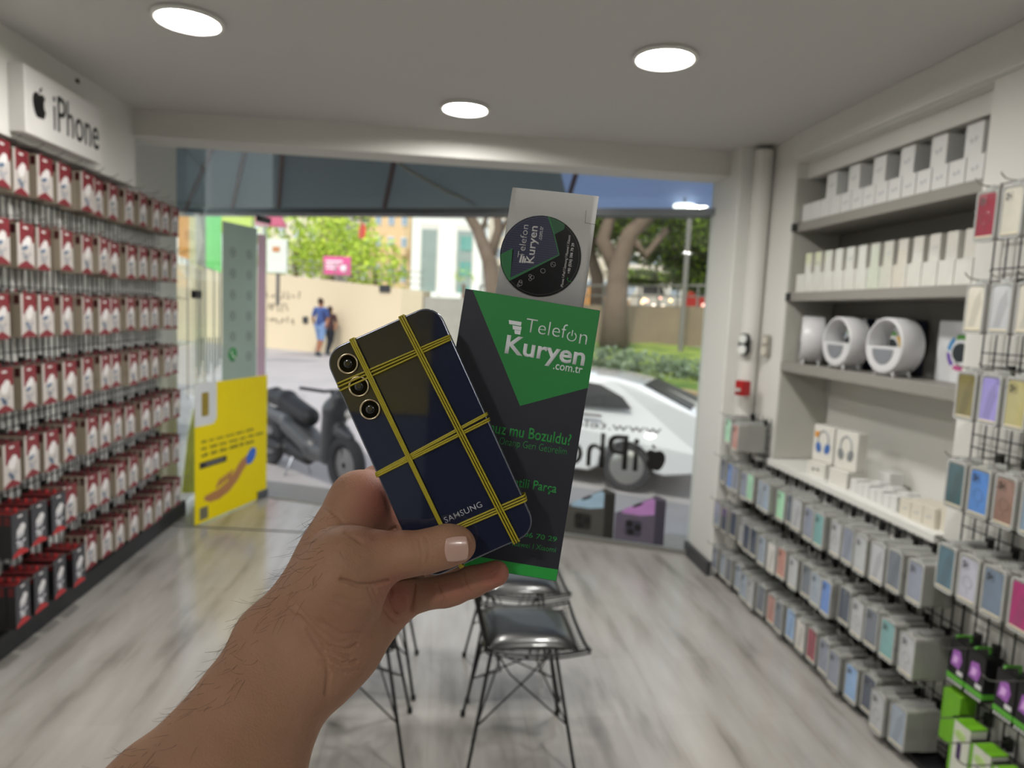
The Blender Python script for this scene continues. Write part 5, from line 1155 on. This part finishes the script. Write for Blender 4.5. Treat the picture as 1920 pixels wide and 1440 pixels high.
q.obj('bar_mark', m_sw, card)
ctext('iPhone I iPad I Samsung I Huawei I Xiaomi', 1057, 539, 98, 6.3, m_sw, 0, 81.5); ctext('+90 (536) 506 70 29', 1070, 514, 58, 6.8, m_sw, .02, 81.5)
q = MB(); a = cl(1067, 525); q.tube([(a[0]-.001, a[1]+.0012, z1), (a[0]-.0013, a[1], z1), (a[0], a[1]-.0012, z1), (a[0]+.0014, a[1]-.0008, z1)], [.0005, .0002, .0002, .0005], 6); q.obj('handset_mark', m_gp, card)
def ringm(q, u, v, r): a = cl(u, v); q.tube([(a[0]+r*math.cos(t), a[1]+r*math.sin(t), z1) for t in [i*2*math.pi/16 for i in range(16)]], .00009, 4, closed=True)
q = MB()
ringm(q, 1037, 496, .0016); ringm(q, 1035.5, 495, .0002); ringm(q, 1038.5, 497, .0002); ringm(q, 1018, 508, .0015); ringm(q, 994, 517, .0009); ringm(q, 994, 524, .0009); ringm(q, 998, 520, .0012); ringm(q, 975, 532, .0014); ringm(q, 976, 528, .0010); ringm(q, 972, 535, .0008)
q.obj('icon_marks', m_sw, card)
for (u, v, s) in ((1046.5, 501, 8), (1027, 513, 10), (1006.5, 526, 11), (987, 539, 12)): ctext('Hızlı', u-1, v, s, 1.8, m_sw, 0, 82) if False else None

# ------------------------------------------------------------------ the hand and forearm, one continuous skin
def H(u, v, d, r): return (Vector(W(u, v, d)), r)
ORG = W(545, 1235, .375)
def cp(a, b, k): return ((a[0]-ORG), a[1], (b[0]-ORG), b[1], k)
fore = []
E1, E2, E3 = (-150, 2080, .235), (330, 1500, .318), (535, 1240, .372)
def off(p, q, s):       # side offset in photo pixels, perpendicular to the arm
    return p
# forearm: two side-by-side tapered cones and a fill
fa = [cp(H(265, 1540, .325, .0215), H(502, 1210, .380, .0150), .02), cp(H(428, 1570, .318, .0220), H(574, 1268, .372, .0165), .02), cp(H(345, 1555, .320, .0270), H(535, 1236, .374, .0200), .02),
      cp(H(-160, 2010, .245, .030), H(265, 1540, .325, .0215), .03), cp(H(30, 2130, .235, .032), H(428, 1570, .318, .0220), .03), cp(H(-60, 2080, .240, .034), H(345, 1555, .320, .0270), .03)]
# palm
wr_ = [H(522, 1185, .384, .0150), H(600, 1255, .376, .0160)]
mcp = [H(672, 936, .424, .0128), H(700, 985, .440, .0130), H(728, 1052, .440, .0125), H(742, 1122, .424, .0115)]
palm = [cp(wr_[0], mcp[0], .016), cp(H(556, 1195, .386, .0175), mcp[1], .014), cp(H(570, 1220, .382, .020), mcp[2], .016), cp(wr_[1], mcp[3], .014),
        cp(H(502, 1210, .380, .0150), wr_[0], .014), cp(H(574, 1268, .372, .0165), wr_[1], .014), cp(H(655, 1205, .388, .0165), H(716, 1140, .412, .0150), .012), cp(H(618, 1240, .378, .0175), H(655, 1205, .388, .0170), .012),
        cp(H(596, 1100, .390, .0145), mcp[0], .014), cp(H(616, 1045, .394, .0140), H(672, 962, .420, .0125), .014), cp(mcp[0], mcp[1], .012), cp(mcp[1], mcp[2], .01), cp(mcp[2], mcp[3], .01)]
thm = [H(574, 1155, .382, .0200), H(632, 1092, .379, .0205), H(655, 1056, .379, .0185), H(712, 1048, .382, .0140), H(760, 1038, .3845, .0122), H(805, 1032, .3855, .0117), H(838, 1025, .3860, .0115), H(858, 1022, .3864, .0102)]
thumb = [cp(thm[i], thm[i+1], .010 if i < 3 else .004) for i in range(len(thm)-1)]
thumb += [cp(H(655, 1110, .380, .0165), H(610, 1170, .378, .0200), .014)]   # thenar pad and web
pinky = [H(742, 1122, .424, .0115), H(785, 1116, .4200, .0098), H(835, 1108, .4170, .0096), H(852, 1104, .4165, .0092), H(885, 1091, .4160, .0092), H(930, 1075, .4160, .0078)]
ring = [H(728, 1052, .440, .0125), H(775, 1095, .4460, .0098), H(800, 1080, .4620, .0094), H(870, 1050, .4680, .0086), H(905, 1035, .4680, .0080)]
midf = [H(700, 985, .440, .0130), H(752, 985, .4560, .0102), H(815, 985, .4680, .0094), H(895, 970, .4700, .0088), H(935, 960, .4700, .0080)]
indx = [H(672, 936, .424, .0128), H(705, 905, .4420, .0108), H(765, 890, .4600, .0098), H(845, 880, .4700, .0088), H(885, 872, .4700, .0080)]
prims = fa+palm+thumb
for fch in (pinky, ring, midf, indx): prims += [cp(fch[i], fch[i+1], .006 if i == 0 else .0022) for i in range(len(fch)-1)]
# creases: photo-space polylines (depth in m, width in px)
CR = [([(648, 998), (664, 1006), (676, 1016)], .0010, 4), ([(604, 948), (630, 966), (655, 990)], .0009, 4), ([(640, 1087), (672, 1097), (700, 1096), (728, 1090)], .0022, 3.6), ([(786, 1010), (792, 1040), (788, 1066)], .0007, 2.4), ([(799, 1006), (805, 1030), (801, 1054)], .0007, 2.4), ([(777, 1018), (782, 1042)], .0005, 2.2), ([(793, 1000), (798, 1035)], .0004, 2.0),
      ([(735, 1100), (733, 1118), (745, 1146)], .0018, 3.5), ([(776, 1096), (774, 1122), (772, 1148)], .0020, 3), ([(820, 1098), (828, 1118), (832, 1134)], .0014, 2.8), ([(867, 1075), (872, 1092), (880, 1110)], .0009, 2.4), ([(698, 1100), (712, 1135), (742, 1165)], .0010, 3.4),
      ([(560, 1155), (590, 1190), (620, 1222), (655, 1232)], .0016, 4), ([(590, 1188), (615, 1212), (650, 1218), (668, 1208)], .0014, 3.6), ([(575, 1180), (603, 1225), (640, 1244), (668, 1240)], .0014, 3.6), ([(600, 1165), (640, 1190), (675, 1188)], .0009, 4), ([(606, 1215), (616, 1262), (612, 1300)], .0012, 4.5), ([(535, 1140), (565, 1170), (590, 1190)], .0010, 4), ([(545, 1120), (590, 1175), (632, 1205), (670, 1196)], .0007, 4), ([(600, 1240), (640, 1262), (672, 1256)], .0008, 4),
      ([(690, 1100), (705, 1140), (700, 1190)], .0008, 4), ([(620, 1130), (660, 1150), (700, 1145)], .0004, 4), ([(630, 1118), (665, 1130), (695, 1124)], .0004, 4), ([(700, 1010), (722, 1000), (742, 990)], .0008, 3), ([(660, 1150), (690, 1160), (712, 1150)], .0004, 3.5)]
camn = np.array(CAM); Rr, Uu, Ff = (np.array(list(x)) for x in (cr, cu, cf)); og = np.array(list(ORG))
def post(V, Q):
    Pn = V+og-camn; z = Pn@Ff; u = 960+FPX*(Pn@Rr)/z; v = 720-FPX*(Pn@Uu)/z
    # vertex normals
    e1 = V[Q[:, 2]]-V[Q[:, 0]]; e2 = V[Q[:, 3]]-V[Q[:, 1]]; fn = np.cross(e1, e2); nn = np.zeros_like(V)
    for k in range(4): np.add.at(nn, Q[:, k], fn)
    nn /= np.linalg.norm(nn, axis=1)[:, None]+1e-12
    if (nn*(V-V.mean(0))).sum() < 0: nn = -nn
    fac = np.clip(-(nn@Ff)*2, 0, 1)*(u > 400)
    disp = np.zeros(len(V))
    for pts, dep, wd_ in CR:
        best = np.full(len(V), 1e9)
        for (x0, y0), (x1, y1) in zip(pts[:-1], pts[1:]):
            dx, dy = x1-x0, y1-y0; t = np.clip(((u-x0)*dx+(v-y0)*dy)/(dx*dx+dy*dy), 0, 1); best = np.minimum(best, np.hypot(u-x0-t*dx, v-y0-t*dy))
        disp = np.maximum(disp, dep*np.exp(-(best/wd_)**2))
    V = V-nn*(disp*fac)[:, None]
    # gentle tendon and muscle undulation
    V = V+nn*(.0005*np.sin(u*.045+1)*np.sin(v*.04))[:, None]*(z < .4)[:, None]
    post.red = np.clip(np.maximum.reduce([.8*np.exp(-((u-930)**2/45**2+(v-1080)**2/40**2)), .9*np.exp(-((u-725)**2/60**2+(v-930)**2/70**2)), .8*np.exp(-((u-745)**2/35**2+(v-1120)**2/45**2)), .15*np.exp(-((u-640)**2/90**2+(v-1190)**2/70**2)), .5*np.exp(-((u-850)**2/60**2+(v-1105)**2/30**2)), .35*np.exp(-((u-870)**2/28**2+(v-1040)**2/25**2))]), 0, 1)
    return V
hm = sdf_mesh('forearm_and_hand', prims, .0009, post)
at = hm.attributes.new('flush', 'FLOAT', 'POINT')
if len(post.red) == len(hm.vertices): at.data.foreach_set('value', post.red.astype(np.float32))
ms = bpy.data.materials.new('skin'); ms.use_nodes = True; nt = ms.node_tree; b = nt.nodes['Principled BSDF']
aa = nt.nodes.new('ShaderNodeAttribute'); aa.attribute_name = 'flush'
tc = nt.nodes.new('ShaderNodeTexCoord'); n1 = nt.nodes.new('ShaderNodeTexNoise'); n1.inputs['Scale'].default_value = 45; n1.inputs['Detail'].default_value = 5; nt.links.new(tc.outputs['Object'], n1.inputs['Vector'])
r1 = nt.nodes.new('ShaderNodeMix'); r1.data_type = 'RGBA'; r1.inputs[6].default_value = (*S2L('#8a6753'), 1); r1.inputs[7].default_value = (*S2L('#9e7a61'), 1); nt.links.new(n1.outputs[0], r1.inputs[0])
r2 = nt.nodes.new('ShaderNodeMix'); r2.data_type = 'RGBA'; r2.inputs[7].default_value = (*S2L('#9a5c51'), 1); nt.links.new(r1.outputs[2], r2.inputs[6]); nt.links.new(aa.outputs['Fac'], r2.inputs[0])
nt.links.new(r2.outputs[2], b.inputs['Base Color']); b.inputs['Roughness'].default_value = .62; b.inputs['Specular IOR Level'].default_value = .3; b.inputs['Subsurface Weight'].default_value = .12; b.inputs['Subsurface Radius'].default_value = (.006, .002, .001); b.inputs['Subsurface Scale'].default_value = .5
n2 = nt.nodes.new('ShaderNodeTexVoronoi'); n2.inputs['Scale'].default_value = 900; n3 = nt.nodes.new('ShaderNodeTexNoise'); n3.inputs['Scale'].default_value = 260; n3.inputs['Detail'].default_value = 6
nt.links.new(tc.outputs['Object'], n2.inputs['Vector']); nt.links.new(tc.outputs['Object'], n3.inputs['Vector'])
ad = nt.nodes.new('ShaderNodeMath'); ad.operation = 'MULTIPLY_ADD'; ad.inputs[1].default_value = .5; nt.links.new(n2.outputs['Distance'], ad.inputs[0]); nt.links.new(n3.outputs[0], ad.inputs[2])
bp = nt.nodes.new('ShaderNodeBump'); bp.inputs['Strength'].default_value = .45; bp.inputs['Distance'].default_value = .0007; nt.links.new(ad.outputs[0], bp.inputs['Height']); nt.links.new(bp.outputs[0], b.inputs['Normal'])
hm.materials.append(ms)
person = link('person', hm, None, ORG)
tag(person, "person's bare left forearm and hand, thumb across the phone, fingers behind it", 'person')
# thumb nail
nm = W(863, 1022, .3757)
NA = R(-2)
MN = Matrix.Translation(-ORG) @ Matrix.Translation(W(859.5, 1020.5, .3868)) @ CAMR @ Matrix.Rotation(R(3), 4, 'Z')
V = []; Fn = []; ni, nj = 14, 14; rN = .0135
for top in (0, 1):
    for i in range(ni+1):
        for j in range(nj+1):
            a = -1+2*i/ni; b_ = -1+2*j/nj
            # superellipse outline
            sx2 = a*math.sqrt(1-.30*b_*b_); sy2 = b_*math.sqrt(1-.18*a*a)
            X = sx2*.0064; Yy = sy2*.0068
            zz = math.sqrt(max(0, rN**2-Yy**2))+.0003-.0024*((a+1)/2)**1.4-(.0007 if top == 0 else 0); V.append(MN @ Vector((X, Yy, zz)))
NN = (ni+1)*(nj+1)
for o_ in (0, NN):
    for i in range(ni):
        for j in range(nj): q0 = o_+i*(nj+1)+j; Fn.append((q0, q0+1, q0+nj+2, q0+nj+1))
ed = [(i, 0) for i in range(ni)]+[(ni, j) for j in range(nj)]+[(ni-i, nj) for i in range(ni)]+[(0, nj-j) for j in range(nj)]
for k in range(len(ed)):
    a = ed[k][0]*(nj+1)+ed[k][1]; b_ = ed[(k+1) % len(ed)][0]*(nj+1)+ed[(k+1) % len(ed)][1]; Fn.append((a, b_, b_+NN, a+NN))
MB().add(V, Fn).obj('thumbnail', mat('nail', '#b8988c', .25, var=.05, scale=200, coat=.3), person, smooth=True)
# arm hair
hv = np.array([list(v.co) for v in hm.vertices]); hn = np.array([list(v.normal) for v in hm.vertices])
Pn = hv+og-camn; z = Pn@Ff; uu = 960+FPX*(Pn@Rr)/z; vv = 720-FPX*(Pn@Uu)/z
if ((hn*(hv-hv.mean(0))).sum()) < 0: hn = -hn
ad_ = np.array(list((W(265, 1540, .325)-W(500, 1190, .381)).normalized()))
tpar = (uu-240)*.6+(1440-vv)*.8
edge_d = -( (uu-345)*.8+(vv-1310)*.6 )       # px left of the outline line
cand = np.where((vv > 960) & (vv < 1560) & (edge_d > -75) & (-(hn@Ff) > -.25) & (uu < 640))[0]
rng = np.random.default_rng(3); pick = rng.choice(cand, 260, replace=False) if len(cand) > 260 else cand
q = MB()
for i in pick:
    p = hv[i]; n_ = hn[i]; dirn = ad_*.9+n_*rng.uniform(.25, .7)+rng.normal(0, .28, 3); dirn /= np.linalg.norm(dirn); L_ = rng.uniform(.005, .011); cur = rng.normal(0, .35, 3)
    pts = []; 
    for s in range(5): f = s/4; pts.append(Vector(p+dirn*L_*f+cur*L_*f*f*.7+n_*.0001))
    q.tube(pts, [.00007, .00007, .00006, .00005, .00002], 3, cap=False)
ho = q.obj('arm_hair', mat('hair_brown', '#2a1c14', .6), person); ho['kind'] = 'stuff'
bpy.context.view_layer.update()
